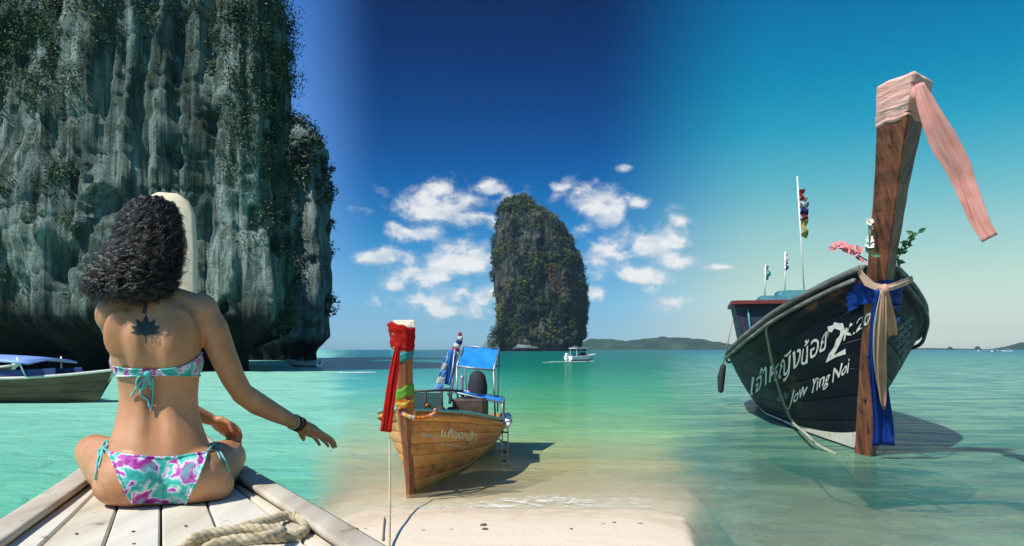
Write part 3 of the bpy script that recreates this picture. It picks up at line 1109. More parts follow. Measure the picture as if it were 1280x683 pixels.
def tubes(parent, name, segs, rad, mat_, sides=8):
    for p, q in segs:
        part(name, MB().tube([p, q], rad, sides), mat_, parent, True)


def cloth_mat(name, cols, scale=14, rough=0.85, bump=0.3, **kw):
    m = mat(name, cols, scale=scale, rough=rough, bump=bump, bscale=60, spec=0.15, bdist=0.004, **kw)
    t = NT(m.node_tree)
    b = next(n for n in t.n if n.type == 'BSDF_PRINCIPLED')
    o = next(n for n in t.n if n.type == 'OUTPUT_MATERIAL')
    tr = t.new('ShaderNodeBsdfTranslucent')
    t.l.new(b.inputs['Base Color'].links[0].from_socket, tr.inputs['Color']) if b.inputs['Base Color'].is_linked else t.put(tr.inputs['Color'], cols[0])
    mx = t.new('ShaderNodeMixShader')
    mx.inputs[0].default_value = 0.42
    t.l.new(b.outputs[0], mx.inputs[1])
    t.l.new(tr.outputs[0], mx.inputs[2])
    t.l.new(mx.outputs[0], o.inputs[0])
    return m


M['rope'] = mat('rope_hemp', [(0.30, 0.23, 0.13), (0.48, 0.40, 0.26), (0.62, 0.54, 0.38)], scale=60, rough=0.9, bump=0.6, bscale=160, spec=0.1, bdist=0.004)
M['rope_green'] = mat('rope_weathered', [(0.22, 0.24, 0.16), (0.42, 0.42, 0.30)], scale=50, rough=0.9, bump=0.5, spec=0.1)
M['white_paint'] = mat('white_paint', [(0.66, 0.66, 0.62), (0.8, 0.8, 0.77)], scale=8, rough=0.45, bump=0.1)
M['letter'] = mat('letter_paint', [(0.62, 0.62, 0.52), (0.80, 0.79, 0.68)], scale=22, rough=0.7, bump=0.0, wear=(0.03, 0.03, 0.035), wear_lo=0.58, wear_hi=0.66, wscale=14)
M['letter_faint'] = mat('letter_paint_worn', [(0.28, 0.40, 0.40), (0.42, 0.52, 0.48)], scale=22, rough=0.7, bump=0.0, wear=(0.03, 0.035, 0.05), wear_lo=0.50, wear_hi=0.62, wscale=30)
M['steel'] = mat('galvanised_steel', [(0.25, 0.26, 0.26), (0.42, 0.43, 0.42)], scale=20, rough=0.45, bump=0.1, metallic=0.7)
M['rubber'] = mat('black_rubber', [(0.012, 0.012, 0.013), (0.03, 0.03, 0.03)], scale=30, rough=0.75, bump=0.3)
M['flag_red'] = cloth_mat('flag_red', [(0.42, 0.03, 0.03), (0.55, 0.06, 0.05)])
M['flag_white'] = cloth_mat('flag_white', [(0.70, 0.68, 0.62), (0.80, 0.78, 0.74)])
M['flag_blue'] = cloth_mat('flag_blue', [(0.03, 0.05, 0.22), (0.05, 0.09, 0.32)])
M['flag_yellow'] = cloth_mat('flag_yellow', [(0.62, 0.48, 0.08), (0.74, 0.60, 0.16)])
M['flag_teal'] = cloth_mat('flag_teal', [(0.10, 0.42, 0.40), (0.16, 0.52, 0.48)])

# ------------------------------------------------------------------ black long-tail boat (right)
AR = R(13.7)
hr = Hull((4.75, 10.2), AR, [0, .5, 1, 1.5, 3, 6, 9, 10.5], [.12, .50, .80, 1.05, 1.40, 1.56, 1.42, 1.15], [2.45, 2.30, 2.12, 1.97, 1.62, 1.34, 1.2, 1.2], -.4, [1.25, 1.1, .98, .88, .68, .5, .48, .48], .33, 2.5)
M['black_hull'] = wood('black_hull_paint', [(0.002, 0.0025, 0.007), (0.0045, 0.005, 0.012), (0.012, 0.012, 0.02)], AR, scale=4.0, rough=0.5, bump=0.35, spec=0.10, wear=(0.075, 0.035, 0.022), wear_lo=0.56, wear_hi=0.70, wscale=1.6)
M['cream_boot'] = wood('cream_boot_paint', [(0.66, 0.60, 0.46), (0.80, 0.74, 0.60)], AR, scale=5, rough=0.6, wear=(0.16, 0.11, 0.06), wear_lo=0.57, wear_hi=0.66, wscale=4)
M['stem_wood'] = mat('stem_wood', [(0.040, 0.012, 0.006), (0.18, 0.058, 0.026), (0.30, 0.115, 0.05)], scale=5.5, stretch=(2.2, 2.2, 0.10), rot=(R(-18), 0, 0), rough=0.45, bump=0.6, bscale=16, wear=(0.03, 0.012, 0.008), wear_lo=0.56, wear_hi=0.64, wscale=6, bdist=0.02)
M['rail_grey'] = wood('rail_grey_wood', [(0.05, 0.05, 0.055), (0.13, 0.13, 0.125), (0.26, 0.255, 0.23)], AR, scale=7, rough=0.7)
M['pink_cloth'] = cloth_mat('pink_cloth', [(0.80, 0.38, 0.31), (0.86, 0.47, 0.39), (0.90, 0.55, 0.46)], scale=5)
M['peach_cloth'] = cloth_mat('peach_cloth', [(0.82, 0.47, 0.31), (0.90, 0.62, 0.44)], scale=8)
M['blue_cloth'] = cloth_mat('blue_satin', [(0.012, 0.045, 0.26), (0.02, 0.09, 0.42)], scale=6, rough=0.45)
M['cream_cloth'] = cloth_mat('cream_cloth', [(0.66, 0.60, 0.46), (0.78, 0.72, 0.58)])
M['maroon'] = mat('maroon_paint', [(0.12, 0.018, 0.018), (0.19, 0.03, 0.028)], scale=9, rough=0.5, bump=0.1)
M['navy'] = mat('dark_cabin_paint', [(0.012, 0.016, 0.03), (0.03, 0.035, 0.05)], scale=9, rough=0.5, bump=0.15)
M['teal_paint'] = mat('teal_paint', [(0.05, 0.20, 0.22), (0.10, 0.30, 0.31)], scale=10, rough=0.55, bump=0.15)

bo = thing('longtail_boat', 'black long-tail boat with white painted lettering and a tall dark wooden prow', 'boat', hr.P(3.5, 0, 0))
edges = [0.0, 0.165, 0.30, 0.43, 0.56, 0.69, 0.83, 1.0]
for side in (-1, 1):
    for k in range(len(edges) - 1):
        mt = M['cream_boot'] if k == 0 else M['black_hull']
        if k == 1:
            # the cream boot-top runs up over the lower plank towards the bow
            mt = M['black_hull']
        part('plank', hr.strake(side, edges[k], edges[k + 1]), mt, bo, True)
    part('gunwale', hr.rail(side, 0.10, 0.07, 0.0, d0=0.05), M['rail_grey'], bo, True)
    part('rubbing_strake', hr.rail(side, 0.05, 0.05, 0.035, d0=0.1, dz=-0.13), M['rail_grey'], bo, True)
    # painted cream band just above the waterline, wide at the bow and thin aft
    rows = []
    for d in hr.stations(40):
        if d < 0.10:
            continue
        zt = 0.06 + 0.27 * math.exp(-d / 1.2)
        zb = 0.03 if d > 0.3 else 0.02
        row = []
        for z in np.linspace(zb, zt, 4):
            tt = (z - hr.zk) / (hr.sheer(d) - hr.zk)
            top_t = (zt - hr.zk) / (hr.sheer(d) - hr.zk)
            q_ = hr.S(side, d, top_t, 0.009)
            q_.z = z
            row.append(q_ - hr.R * side * 0.10 * (zt - z))
        rows.append(row if side > 0 else row[::-1])
    part('boot_stripe', MB().grid(rows), M['cream_boot'], bo, True)
part('transom', hr.transom(), M['black_hull'], bo)
part('floor', hr.sole(0.45, 0.3, 10.4), M['rail_grey'], bo)
LEV_R = [(-0.38, 0.16, 0.125, 0.34), (0.6, -0.12, 0.135, 0.34), (1.5, -0.45, 0.145, 0.34), (2.4, -0.86, 0.155, 0.32), (3.3, -1.36, 0.185, 0.33), (3.95, -1.74, 0.235, 0.36), (4.27, -1.93, 0.265, 0.38)]
pr_ = part('prow', prow(MB(), hr, LEV_R, 34), M['stem_wood'], bo)
part('breasthook', MB().rings([[hr.S(-1, d, 0.985), hr.S(1, d, 0.985), hr.S(1, d, 0.955), hr.S(-1, d, 0.955)] for d in (0.02, 0.1, 0.2, 0.32)]), M['black_hull'], bo)
for z in (0.75, 1.32, 1.75):
    d, w, l = curve_at(LEV_R, z)
    c = hr.P(d - l * 0.55, -w * 0.58, z)
    part('bolt', MB().ellipsoid(c, hr.A * 0.03, hr.R * 0.03, (0, 0, 0.03), 8, 6), M['rubber'], pr_, True)
BV = hr.bvh(prow(MB(), hr, LEV_R, 34))
part('lettering', lettering('เจ้าหญิงน้อย', BV, (938, 494), (1033, 438), 29, 0.16, 0.010, 0.006), M['letter'], bo, label='white Thai lettering painted along the black hull')
part('lettering', lettering('2', BV, (1033, 452), (1058, 442), 46, 0.0, 0.010, 0.004), M['letter'], bo, label='large white numeral 2 on the black hull')
part('lettering', lettering('K.20', BV, (1055, 426), (1088, 404), 17, 0.25, 0.012, 0.0), M['letter'], bo, label='white K.20 lettering beside the stem')
part('lettering', lettering('Jow Ying Noi', BV, (986, 506), (1061, 466), 19, 0.25, 0.010, 0.012), M['letter'], bo, label='white Jow Ying Noi lettering on the black hull')
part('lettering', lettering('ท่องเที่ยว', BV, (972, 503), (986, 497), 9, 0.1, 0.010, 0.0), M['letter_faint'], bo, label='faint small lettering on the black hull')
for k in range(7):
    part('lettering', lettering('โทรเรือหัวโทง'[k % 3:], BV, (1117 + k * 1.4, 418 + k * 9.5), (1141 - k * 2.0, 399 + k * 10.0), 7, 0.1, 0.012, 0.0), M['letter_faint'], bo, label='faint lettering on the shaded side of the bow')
part('lettering', lettering('๒', BV, (1116, 404), (1124, 401), 8, 0.1, 0.012, 0.02), mat('blue_mark', [(0.05, 0.2, 0.5)], bump=0), bo, label='small blue painted mark on the shaded side of the bow')
# cabin near the stern
cab = hr.P(8.6, -0.12, 0)


def boxat(mb, hull, d, lat, z, hd, hl, hz, bev=0.06):
    return mb.box(hull.P(d, lat, z), hull.A * hd, hull.R * hl, (0, 0, hz), bev)


rows = []
for z, hl in ((1.0, 0.95), (2.46, 1.24)):
    rows.append([hr.P(7.7, -0.1 - hl, z), hr.P(7.7, -0.1 + hl, z), hr.P(9.8, -0.1 + hl, z), hr.P(9.8, -0.1 - hl, z)])
cabn = part('cabin', MB().rings(rows), M['navy'], bo)
part('cabin_roof', boxat(MB(), hr, 8.75, -0.1, 2.505, 1.25, 1.32, 0.045), M['maroon'], bo)
part('roof_box', boxat(MB(), hr, 8.6, 0.18, 2.615, 0.7, 0.92, 0.065), M['teal_paint'], bo)
part('roof_box', boxat(MB(), hr, 8.6, 0.30, 2.745, 0.55, 0.62, 0.065, 0.12), M['teal_paint'], bo)
part('window', boxat(MB(), hr, 7.72, -0.1, 2.1, 0.012, 0.7, 0.16), M['rubber'], cabn)
part('cabin_rail', MB().tube([hr.P(7.66, -0.93, 1.45), hr.P(7.66, -1.0, 2.0), hr.P(7.66, -1.04, 2.35)], 0.025, 8), M['teal_paint'], cabn, True)
for d in (1.6, 3.0, 4.6, 6.2):
    rows = [[hr.S(-1, d + q, 0.8, -0.05), hr.S(1, d + q, 0.8, -0.05), hr.S(1, d + q, 0.77, -0.05), hr.S(-1, d + q, 0.77, -0.05)] for q in (0, 0.25)]
    part('thwart', MB().rings(rows), M['rail_grey'], bo)
# long-tail engine at the stern
part('engine', MB().box(hr.P(10.3, 0.3, 1.45), hr.A * 0.35, hr.R * 0.25, (0, 0, 0.22), 0.2), M['steel'], bo)
part('propeller_shaft', MB().tube([hr.P(10.5, 0.3, 1.4), hr.P(12.6, 0.3, -0.1)], 0.04, 8), M['steel'], bo, True)


def ring_r(z):
    d, w, l = curve_at(LEV_R, z)
    return [hr.P(d, -w, z), hr.P(d - l * .1, -w, z), hr.P(d - l, -w * .06, z), hr.P(d - l, w * .06, z), hr.P(d - l * .1, w, z), hr.P(d, w, z), hr.P(d + l * .25, w * .4, z), hr.P(d + l * .25, -w * .4, z)]


# pink cloth tied round the top of the prow, its tail blowing to the side
d, w, l = curve_at(LEV_R, 4.08)
knot = hr.P(d - l - 0.04, 0.03, 4.10)
pk = thing('prow_cloth', 'pink cloth tied round the top of the tall prow, tail blowing sideways', 'cloth', knot)
M['pink_wrap'] = mat('pink_wrap', [(0.80, 0.38, 0.31), (0.86, 0.47, 0.39), (0.90, 0.55, 0.46)], scale=3, stretch=(0.7, 0.7, 6), rot=(0, R(14), 0), rough=0.85, bump=0.9, bscale=4.0, bdist=0.03, spec=0.15)
part('wrapped_band', wrap(ring_r, 3.90, 4.30, 0.012, 40, 3, 0.003, 0.0), M['pink_wrap'], pk, True)
part('knot', MB().ellipsoid(knot, hr.R * 0.05, hr.A * 0.045, (0, 0, 0.075), 12, 8), M['pink_cloth'], pk, True)
tp = [(1150, 104, 7.95), (1157, 125, 7.95), (1168, 152, 7.95), (1182, 182, 7.98), (1195, 206, 8.0), (1203, 228, 8.02), (1214, 256, 8.0), (1224, 280, 7.98), (1236, 299, 7.95)]
tail = curve_pts([at(*q) for q in tp], 40)
wd = list(np.interp(np.linspace(0, 1, 40), [0, 0.12, 0.35, 0.62, 1], [0.11, 0.20, 0.31, 0.26, 0.24]))
part('tail', MB().strip(tail, wd, Vector((0.96, 0.18, 0.2)), 0.002, 30, 0.026, 4), M['pink_cloth'], pk, True)
# blue and peach cloths tied round the bow
kn = hr.P(-1.16, 0.02, 2.22)
bc = thing('bow_sash', 'blue satin sash wound under the gunwale with a long tail down the stem', 'sash', hr.P(-1.1, 0, 0))
rowsA = []
for i in range(9):
    z = i / 8
    ring = []
    for side, ds in ((-1, np.linspace(0.26, 0.0, 14)), (1, np.linspace(0.0, 0.45, 14))):
        for dq in ds:
            tt = 0.835 + 0.09 * z - (0.03 if side < 0 else 0) * dq + 0.05 * (dq < 0.12) * (1 - z) * 0
            q = hr.S(side, dq, tt, 0.02 + 0.012 * math.sin(i * 2.1 + dq * 7))
            if dq < 0.1:
                dd_, w_, l_ = curve_at(LEV_R, q.z)
                q = hr.P(dd_ - l_ - 0.015 - 0.008 * math.sin(i * 2), side * 0.02, q.z) if dq < 0.03 else q + hr.A * -0.12 + hr.R * side * 0.10
            ring.append(q)
    rowsA.append(ring)
part('wound_band', MB().grid(rowsA), M['blue_cloth'], bc, True)


def tail_pts(pxs, n=24):
    return curve_pts([at(*q) for q in pxs], n)


part('tail', MB().strip(tail_pts([(1101, 362, 8.72), (1097, 400, 8.85), (1096, 450, 9.1), (1101, 500, 9.4), (1104, 530, 9.55), (1104, 557, 9.62)]), list(np.interp(np.linspace(0, 1, 24), [0, .3, .7, 1], [.10, .16, .22, .26])), hr.R, 0.002, 24, 0.018, 7), M['blue_cloth'], bc, True)
ps = thing('bow_sash', 'peach and cream sash knotted at the bow, tail hanging over the blue one', 'sash', kn)
bandp = []
for i in range(7):
    z = i / 6 - 0.5
    ring = []
    for px, py, Y in ((1072, 338, 9.35), (1080, 350, 9.1), (1092, 358, 8.85), (1106, 361, 8.62), (1120, 357, 8.75), (1131, 353, 9.0), (1140, 349, 9.35)):
        wv = 0.13 * (1.35 - abs(px - 1106) / 30 * 0.3) if px < 1085 else 0.085
        ring.append(at(px, py, Y) + Vector((0, -0.02 - 0.015 * math.cos(z * 9), z * wv)))
    bandp.append(ring)
part('wound_band', MB().grid(bandp), M['peach_cloth'], ps, True)
part('knot', MB().ellipsoid(at(1106, 361, 8.6), hr.R * 0.045, hr.A * 0.035, (0, 0, 0.055), 12, 8), M['peach_cloth'], ps, True)
part('tail', MB().strip(tail_pts([(1105, 362, 8.58), (1104, 400, 8.72), (1102, 440, 8.95), (1103, 480, 9.2), (1105, 512, 9.35)]), list(np.interp(np.linspace(0, 1, 24), [0, .3, .7, .9, 1], [.05, .10, .11, .08, .02])), hr.R, 0.002, 24, 0.014, 9), M['peach_cloth'], ps, True)
part('tail', MB().strip(tail_pts([(1104, 362, 8.60), (1098.5, 400, 8.78), (1097, 440, 9.0), (1101, 480, 9.25), (1104, 508, 9.40)]), list(np.interp(np.linspace(0, 1, 24), [0, .3, .7, 1], [.05, .10, .10, .02])), hr.R, 0.002, 20, 0.012, 10), M['cream_cloth'], ps, True)
part('tail', MB().strip(tail_pts([(1107, 362, 8.58), (1110, 380, 8.66), (1114, 400, 8.76), (1116, 420, 8.86)], 14), list(np.interp(np.linspace(0, 1, 14), [0, .5, 1], [.05, .09, .10])), hr.R, 0.002, 20, 0.012, 12), M['peach_cloth'], ps, True)

# flowers stuck behind the prow
M['pink_petal'] = mat('pink_petals', [(0.55, 0.12, 0.16), (0.74, 0.32, 0.34)], scale=40, rough=0.7, bump=0)
M['white_petal'] = mat('white_petals', [(0.70, 0.70, 0.55), (0.80, 0.80, 0.72)], scale=40, rough=0.7, bump=0)
M['flower_core'] = mat('flower_hearts', [(0.55, 0.28, 0.05)], scale=40, rough=0.8, bump=0)
M['leaf_green'] = mat('spray_leaves', [(0.03, 0.12, 0.04), (0.07, 0.22, 0.08)], scale=20, rough=0.55, bump=0)


def spray(label, base, tip, n, r, petal_mat, seed, leaves=0, spread=0.05):
    rr = random.Random(seed)
    root = thing('flower_spray', label, 'flowers', base)
    line = curve_pts([base, (Vector(base) + Vector(tip)) / 2 + Vector((0, 0, 0.03)), tip], 12)
    part('stem', MB().tube(line, 0.008, 6), M['leaf_green'], root, True)
    for k in range(n):
        f = 0.25 + 0.75 * k / max(1, n - 1)
        c = line[int(f * 11)] + Vector((rr.uniform(-1, 1), rr.uniform(-1, 1), rr.uniform(-1, 1))) * spread * (1.2 - 0.6 * f)
        pm, cm_ = MB(), MB()
        flower(pm, cm_, c, r * rr.uniform(0.8, 1.2), seed * 50 + k)
        b_ = part('blossom', pm, petal_mat, root)
        part('heart', cm_, M['flower_core'], b_)
    for k in range(leaves):
        f = rr.random()
        c = line[int(f * 11)]
        d_ = Vector((rr.uniform(-1, 1), rr.uniform(-0.6, 0.6), rr.uniform(-0.5, 1))).normalized()
        s_ = d_.cross(Vector((0, 1, 0.2))).normalized()
        L_ = rr.uniform(0.07, 0.13)
        part('leaf', MB().add and _leaf(c, d_, s_, L_), M['leaf_green'], root)
    return root


def _leaf(c, d, s, L_):
    mb = MB()
    mb.add([c, c + d * L_ * .5 + s * L_ * .24, c + d * L_, c + d * L_ * .5 - s * L_ * .24, c + d * L_ * .5 - d.cross(s) * L_ * .08], [(0, 1, 4), (1, 2, 4), (2, 3, 4), (3, 0, 4)])
    return mb


spray('pink blossom spray sticking out beside the tall prow', at(1084, 326, 9.2), at(1042, 309, 9.2), 20, 0.052, M['pink_petal'], 3, 0, 0.075)
spray('small white blossoms behind the tall prow', at(1087, 318, 9.0), at(1086, 278, 9.0), 4, 0.055, M['white_petal'], 5, 3, 0.03)
spray('green leafy spray behind the tall prow', at(1120, 326, 9.3), at(1150, 289, 9.3), 0, 0.05, M['pink_petal'], 8, 34, 0.05)


# flags on the cabin
def flag(label, foot, top, cloths, seed):
    root = thing('flag', label, 'flag', foot)
    part('pole', MB().tube([foot, top], 0.018, 8), M['white_paint'], root, True)
    ax = (Vector(top) - Vector(foot))
    for (f0, f1, wdt, mt) in cloths:
        a, b = Vector(foot) + ax * f0, Vector(foot) + ax * f1
        n = 10
        pts = [a + (b - a) * (i / (n - 1)) + Vector((0.5 * wdt + 0.03 * math.sin(i * 1.1 + seed), 0.02 * math.sin(i * 0.9), 0)) for i in range(n)]
        part('cloth', MB().strip(pts, [wdt * (0.75 + 0.25 * math.sin(i * 0.8 + seed)) for i in range(n)], Vector((1, 0.3, 0)), 0.006, 6, 0.02, seed), mt, root, True)
    return root


flag('tall flagpole on the dark cabin with tricolour and yellow pennants', at(1006, 378, 18.0), at(996.5, 221, 18.0), [(0.90, 0.80, 0.16, M['flag_red']), (0.84, 0.74, 0.22, M['flag_white']), (0.79, 0.69, 0.24, M['flag_blue']), (0.74, 0.64, 0.22, M['flag_red']), (0.66, 0.52, 0.20, M['flag_yellow'])], 1)
flag('short pole with a dark and white pennant on the teal cabin box', at(981, 368, 18.2), at(981.5, 315, 18.2), [(0.95, 0.75, 0.07, M['flag_white']), (0.75, 0.55, 0.08, M['flag_blue'])], 2)
flag('short pole with a teal pennant on the cabin roof', at(956, 372, 18.4), at(957, 331, 18.4), [(0.95, 0.55, 0.12, M['flag_teal'])], 3)
# rope hanging from the gunwale, tyre fender and its line at the stern
rp = [drape(BV, x_, y_, 0.07) for x_, y_ in ((963, 412), (966, 430), (971, 455), (978, 482), (987, 508), (996, 526))]
rp = [q for q in rp if q is not None]
rp = curve_pts([rp[0] + hr.R * 0.22 + Vector((0, 0, 0.10)), rp[0] + hr.R * 0.04 + Vector((0, 0, 0.15))] + rp + [at(1008, 543, 10.9), at(1022, 556, 10.6), at(1045, 568, 10.2)], 120)
solo('hanging_rope', rope_mesh(resample(rp, 0.02), 0.022, 3, 7), M['rope_green'], 'slack rope hanging down the black hull into the water', 'rope', rp[0], True)
fd = thing('fender', 'long black rubber fender hanging at the stern quarter of the black boat', 'fender', at(902, 475, 19.0))
part('body', MB().capsule([at(904, 459, 19.0), at(901.5, 472, 19.0), at(901, 488, 19.0)], [0.07, 0.095, 0.07], 12), M['rubber'], fd, True)
part('line', MB().tube([at(904, 457, 19.0), at(909, 432, 18.6), at(916, 398, 18.2)], 0.014, 6), M['rope'], fd, True)
#PART4
# ------------------------------------------------------------------ brown long-tail boat on the sand bar (middle)
AM = R(7.0)
hm = Hull((-1.0, 7.35), AM, [0, .3, .7, 1.2, 2, 3, 3.9], [.06, .30, .49, .60, .67, .62, .46], [.83, .79, .73, .65, .54, .47, .45], -.15, [1.1, .9, .76, .64, .55, .5, .5], .2, 1)
M['brown_hull'] = wood('varnished_hull', [(0.44, 0.165, 0.035), (0.66, 0.29, 0.075), (0.76, 0.42, 0.14)], AM, scale=5.0, rough=0.5, bump=0.4, wear=(0.70, 0.48, 0.26), wear_lo=0.56, wear_hi=0.72, wscale=3.0)
M['brown_hull2'] = wood('varnished_hull_dark', [(0.36, 0.125, 0.028), (0.56, 0.225, 0.055), (0.70, 0.35, 0.105)], AM, scale=6.0, rough=0.5, bump=0.4, wear=(0.17, 0.07, 0.025), wear_lo=0.54, wear_hi=0.68, wscale=5.0)
M['teal_rail'] = wood('teal_rail_paint', [(0.10, 0.34, 0.33), (0.20, 0.46, 0.43)], AM, scale=8, rough=0.5, wear=(0.35, 0.25, 0.14), wear_lo=0.60, wear_hi=0.68, wscale=7)
M['stem_red'] = mat('stem_red_wood', [(0.12, 0.035, 0.015), (0.26, 0.09, 0.035), (0.36, 0.15, 0.06)], scale=7, stretch=(1.6, 1.6, 0.15), rough=0.42, bump=0.5, bscale=22)
M['dark_wood'] = wood('dark_interior_wood', [(0.018, 0.013, 0.010), (0.05, 0.035, 0.025), (0.09, 0.065, 0.045)], AM, scale=7)
M['blue_tarp'] = mat('blue_tarpaulin', [(0.015, 0.20, 0.58), (0.03, 0.28, 0.72)], scale=9, rough=0.42, bump=0.4, bscale=14)
M['red_cloth'] = cloth_mat('red_cloth', [(0.50, 0.012, 0.010), (0.66, 0.03, 0.02)], scale=9)
M['teal_cloth'] = cloth_mat('teal_cloth', [(0.05, 0.36, 0.38), (0.09, 0.46, 0.46)])
M['green_cloth'] = cloth_mat('green_cloth', [(0.16, 0.50, 0.06), (0.30, 0.62, 0.10)])
M['orange_cloth'] = cloth_mat('orange_cloth', [(0.70, 0.18, 0.03), (0.80, 0.30, 0.06)])
M['yellow_cloth'] = cloth_mat('yellow_cloth', [(0.68, 0.48, 0.06), (0.78, 0.60, 0.14)])
bm_ = thing('longtail_boat', 'varnished brown long-tail boat with teal rail, bow resting on the sand', 'boat', hm.P(1.5, 0, 0))
ed = [0.0, 0.14, 0.28, 0.41, 0.54, 0.66, 0.78, 0.89, 1.0]
for side in (-1, 1):
    for k in range(len(ed) - 1):
        part('plank', hm.strake(side, ed[k], ed[k + 1], thick=0.018, groove=0.004), M['brown_hull'] if k % 2 else M['brown_hull2'], bm_, True)
    part('gunwale', hm.rail(side, 0.055, 0.028, 0.0, d0=0.02, dz=0.008), M['teal_rail'], bm_, True)
    part('rubbing_strake', hm.rail(side, 0.022, 0.03, 0.018, d0=0.04, dz=-0.045), M['brown_hull2'], bm_, True)
part('transom', hm.transom(), M['brown_hull2'], bm_)
part('floor', hm.sole(0.5, 0.15, 3.85), M['dark_wood'], bm_)
LEV_M = [(-0.14, 0.13, 0.035, 0.13), (0.3, 0.04, 0.05, 0.12), (0.75, -0.09, 0.072, 0.11), (1.2, -0.17, 0.092, 0.10), (1.48, -0.205, 0.108, 0.10), (1.63, -0.22, 0.128, 0.11)]


def ring_m(z):
    d, w, l = curve_at(LEV_M, z)
    return [hm.P(d + l * .5, -w * .8, z), hm.P(d - l * .35, -w, z), hm.P(d - l, -w * .45, z), hm.P(d - l, w * .45, z), hm.P(d - l * .35, w, z), hm.P(d + l * .5, w * .8, z)]


rings = [ring_m(z) for z in np.linspace(-0.14, 1.60, 26)]
top_r = [p + Vector((0, 0, 0.05 if i in (0, 5) else -0.02)) for i, p in enumerate(ring_m(1.62))]
pm_ = part('prow', MB().rings(rings + [top_r]), M['stem_red'], bm_)
part('end_grain', MB().rings([[p + Vector((0, 0, 0.004)) for p in top_r], [p * 0.98 + (sum(top_r, Vector()) / 6) * 0.02 + Vector((0, 0, 0.010)) for p in top_r]]), mat('pale_end_grain', [(0.50, 0.42, 0.30), (0.66, 0.58, 0.44)], scale=30), pm_)
for d in (0.8, 1.5, 2.4, 3.2):
    rows = [[hm.S(-1, d + q, 0.86, -0.03), hm.S(1, d + q, 0.86, -0.03), hm.S(1, d + q, 0.82, -0.03), hm.S(-1, d + q, 0.82, -0.03)] for q in (0, 0.16)]
    part('thwart', MB().rings(rows), M['dark_wood'], bm_)
MBV = hm.bvh()
M['letter_gold'] = mat('letter_paint_cream', [(0.72, 0.60, 0.40), (0.82, 0.74, 0.55)], scale=30, rough=0.7, bump=0)
part('lettering', lettering('น.ก้องกล้า', MBV, (550, 545), (594, 552), 10.5, 0.25, 0.006, 0.02), M['letter_gold'], bm_, label='cream Thai lettering on the varnished hull')
part('lettering', lettering('ทะเลอันดามัน', MBV, (552, 556), (584, 561), 4.5, 0.2, 0.006, 0.0), M['letter_gold'], bm_, label='small cream lettering under the larger words')
part('lettering', lettering('เรือหางยาว', MBV, (526, 545), (546, 549), 5, 0.2, 0.006, 0.0), M['letter_gold'], bm_, label='faint cream lettering beside the stem')

# awnings, frames, engine
def awning(label, c4, sag, thick, posts, seed):
    """cloth roof over four corners with its posts"""
    root = thing('awning', label, 'awning', (Vector(c4[0]) + Vector(c4[2])) / 2)
    A_, B_, C_, D_ = [Vector(q) for q in c4]
    rows, rows2 = [], []
    rr = random.Random(seed)
    for i in range(13):
        u = i / 12
        row = []
        for j in range(13):
            v = j / 12
            p = (A_ * (1 - u) + B_ * u) * (1 - v) + (D_ * (1 - u) + C_ * u) * v
            p = p - Vector((0, 0, sag * (16 * u * (1 - u) * v * (1 - v)) + 0.010 * math.sin(u * 11 + seed) * math.sin(v * 9 + seed) + 0.006 * math.sin(u * 23) * v))
            row.append(p)
        rows.append(row + [q - Vector((0, 0, thick)) for q in row[::-1]])
    part('tarpaulin', MB().rings(rows), M['blue_tarp'], root, True)
    for p, q in ((A_, B_), (B_, C_), (C_, D_), (D_, A_)):
        part('edge_pole', MB().tube([p, q], 0.013, 6), M['steel'], root, True)
    for p, q in posts:
        part('post', MB().tube([p, q], 0.012, 6), M['steel'], root, True)
    return root


lo = [at(545, 486, 9.0), at(575, 489.5, 8.6), at(631, 503, 8.9), at(603, 484.5, 9.5)]
awning('low blue tarpaulin awning over the engine of the brown boat', [at(543, 485, 9.2), at(572, 487.5, 9.75), at(630, 497, 9.75), at(628, 504, 9.0)], 0.012, 0.008,
       [(at(628, 504, 9.0), at(629, 530, 9.05)), (at(630, 497, 9.75), at(630, 524, 9.75)), (at(545, 486, 9.2), at(548, 524, 9.3)), (at(572, 488, 9.7), at(573, 520, 9.7))], 2)
awning('upper blue tarpaulin awning on tall poles at the stern of the brown boat', [at(571, 458, 9.9), at(617, 463, 9.9), at(624, 436, 10.6), at(580, 433, 10.6)], 0.03, 0.008,
       [(at(571, 458, 9.9), at(572, 520, 9.9)), (at(617, 463, 9.9), at(619, 522, 9.9)), (at(624, 436, 10.6), at(622, 515, 10.6)), (at(580, 433, 10.6), at(584, 510, 10.6))], 5)
eng = part('engine', MB().box(at(592, 512, 9.6), hm.A * 0.22, hm.R * 0.16, (0, 0, 0.15), 0.15), M['dark_wood'], bm_)
part('air_filter', MB().capsule([at(597, 496, 9.8), at(597, 482, 9.8), at(597, 474, 9.8)], [0.125, 0.13, 0.11], 14), M['rubber'], eng, True)
part('exhaust', MB().tube(curve_pts([at(582, 508, 9.5), at(578, 494, 9.5), at(577, 480, 9.5), at(578, 470, 9.5)], 12), 0.025, 8), M['steel'], eng, True)
part('propeller_shaft', MB().tube([hm.P(3.8, 0.1, 0.55), hm.P(5.2, 0.1, -0.1)], 0.02, 8), M['steel'], bm_, True)
part('engine_cover', MB().box(at(588, 515, 9.0), hm.A * 0.16, hm.R * 0.19, (0, 0, 0.16), 0.12), M['dark_wood'], bm_)
fr_ = thing('windbreak', 'low dark framed windbreak behind the prow of the brown boat', 'windbreak', at(530, 515, 8.7))
for (x0, x1) in ((511, 532), (532, 552)):
    part('pane', MB().box(at((x0 + x1) / 2, 502, 8.75), Vector(at(x1, 502, 8.75) - at(x0, 502, 8.75)) * 0.47, (0, 0.004, 0), (0, 0, 0.10)), mat('smoked_pane', [(0.05, 0.10, 0.10)], rough=0.25, bump=0), fr_)
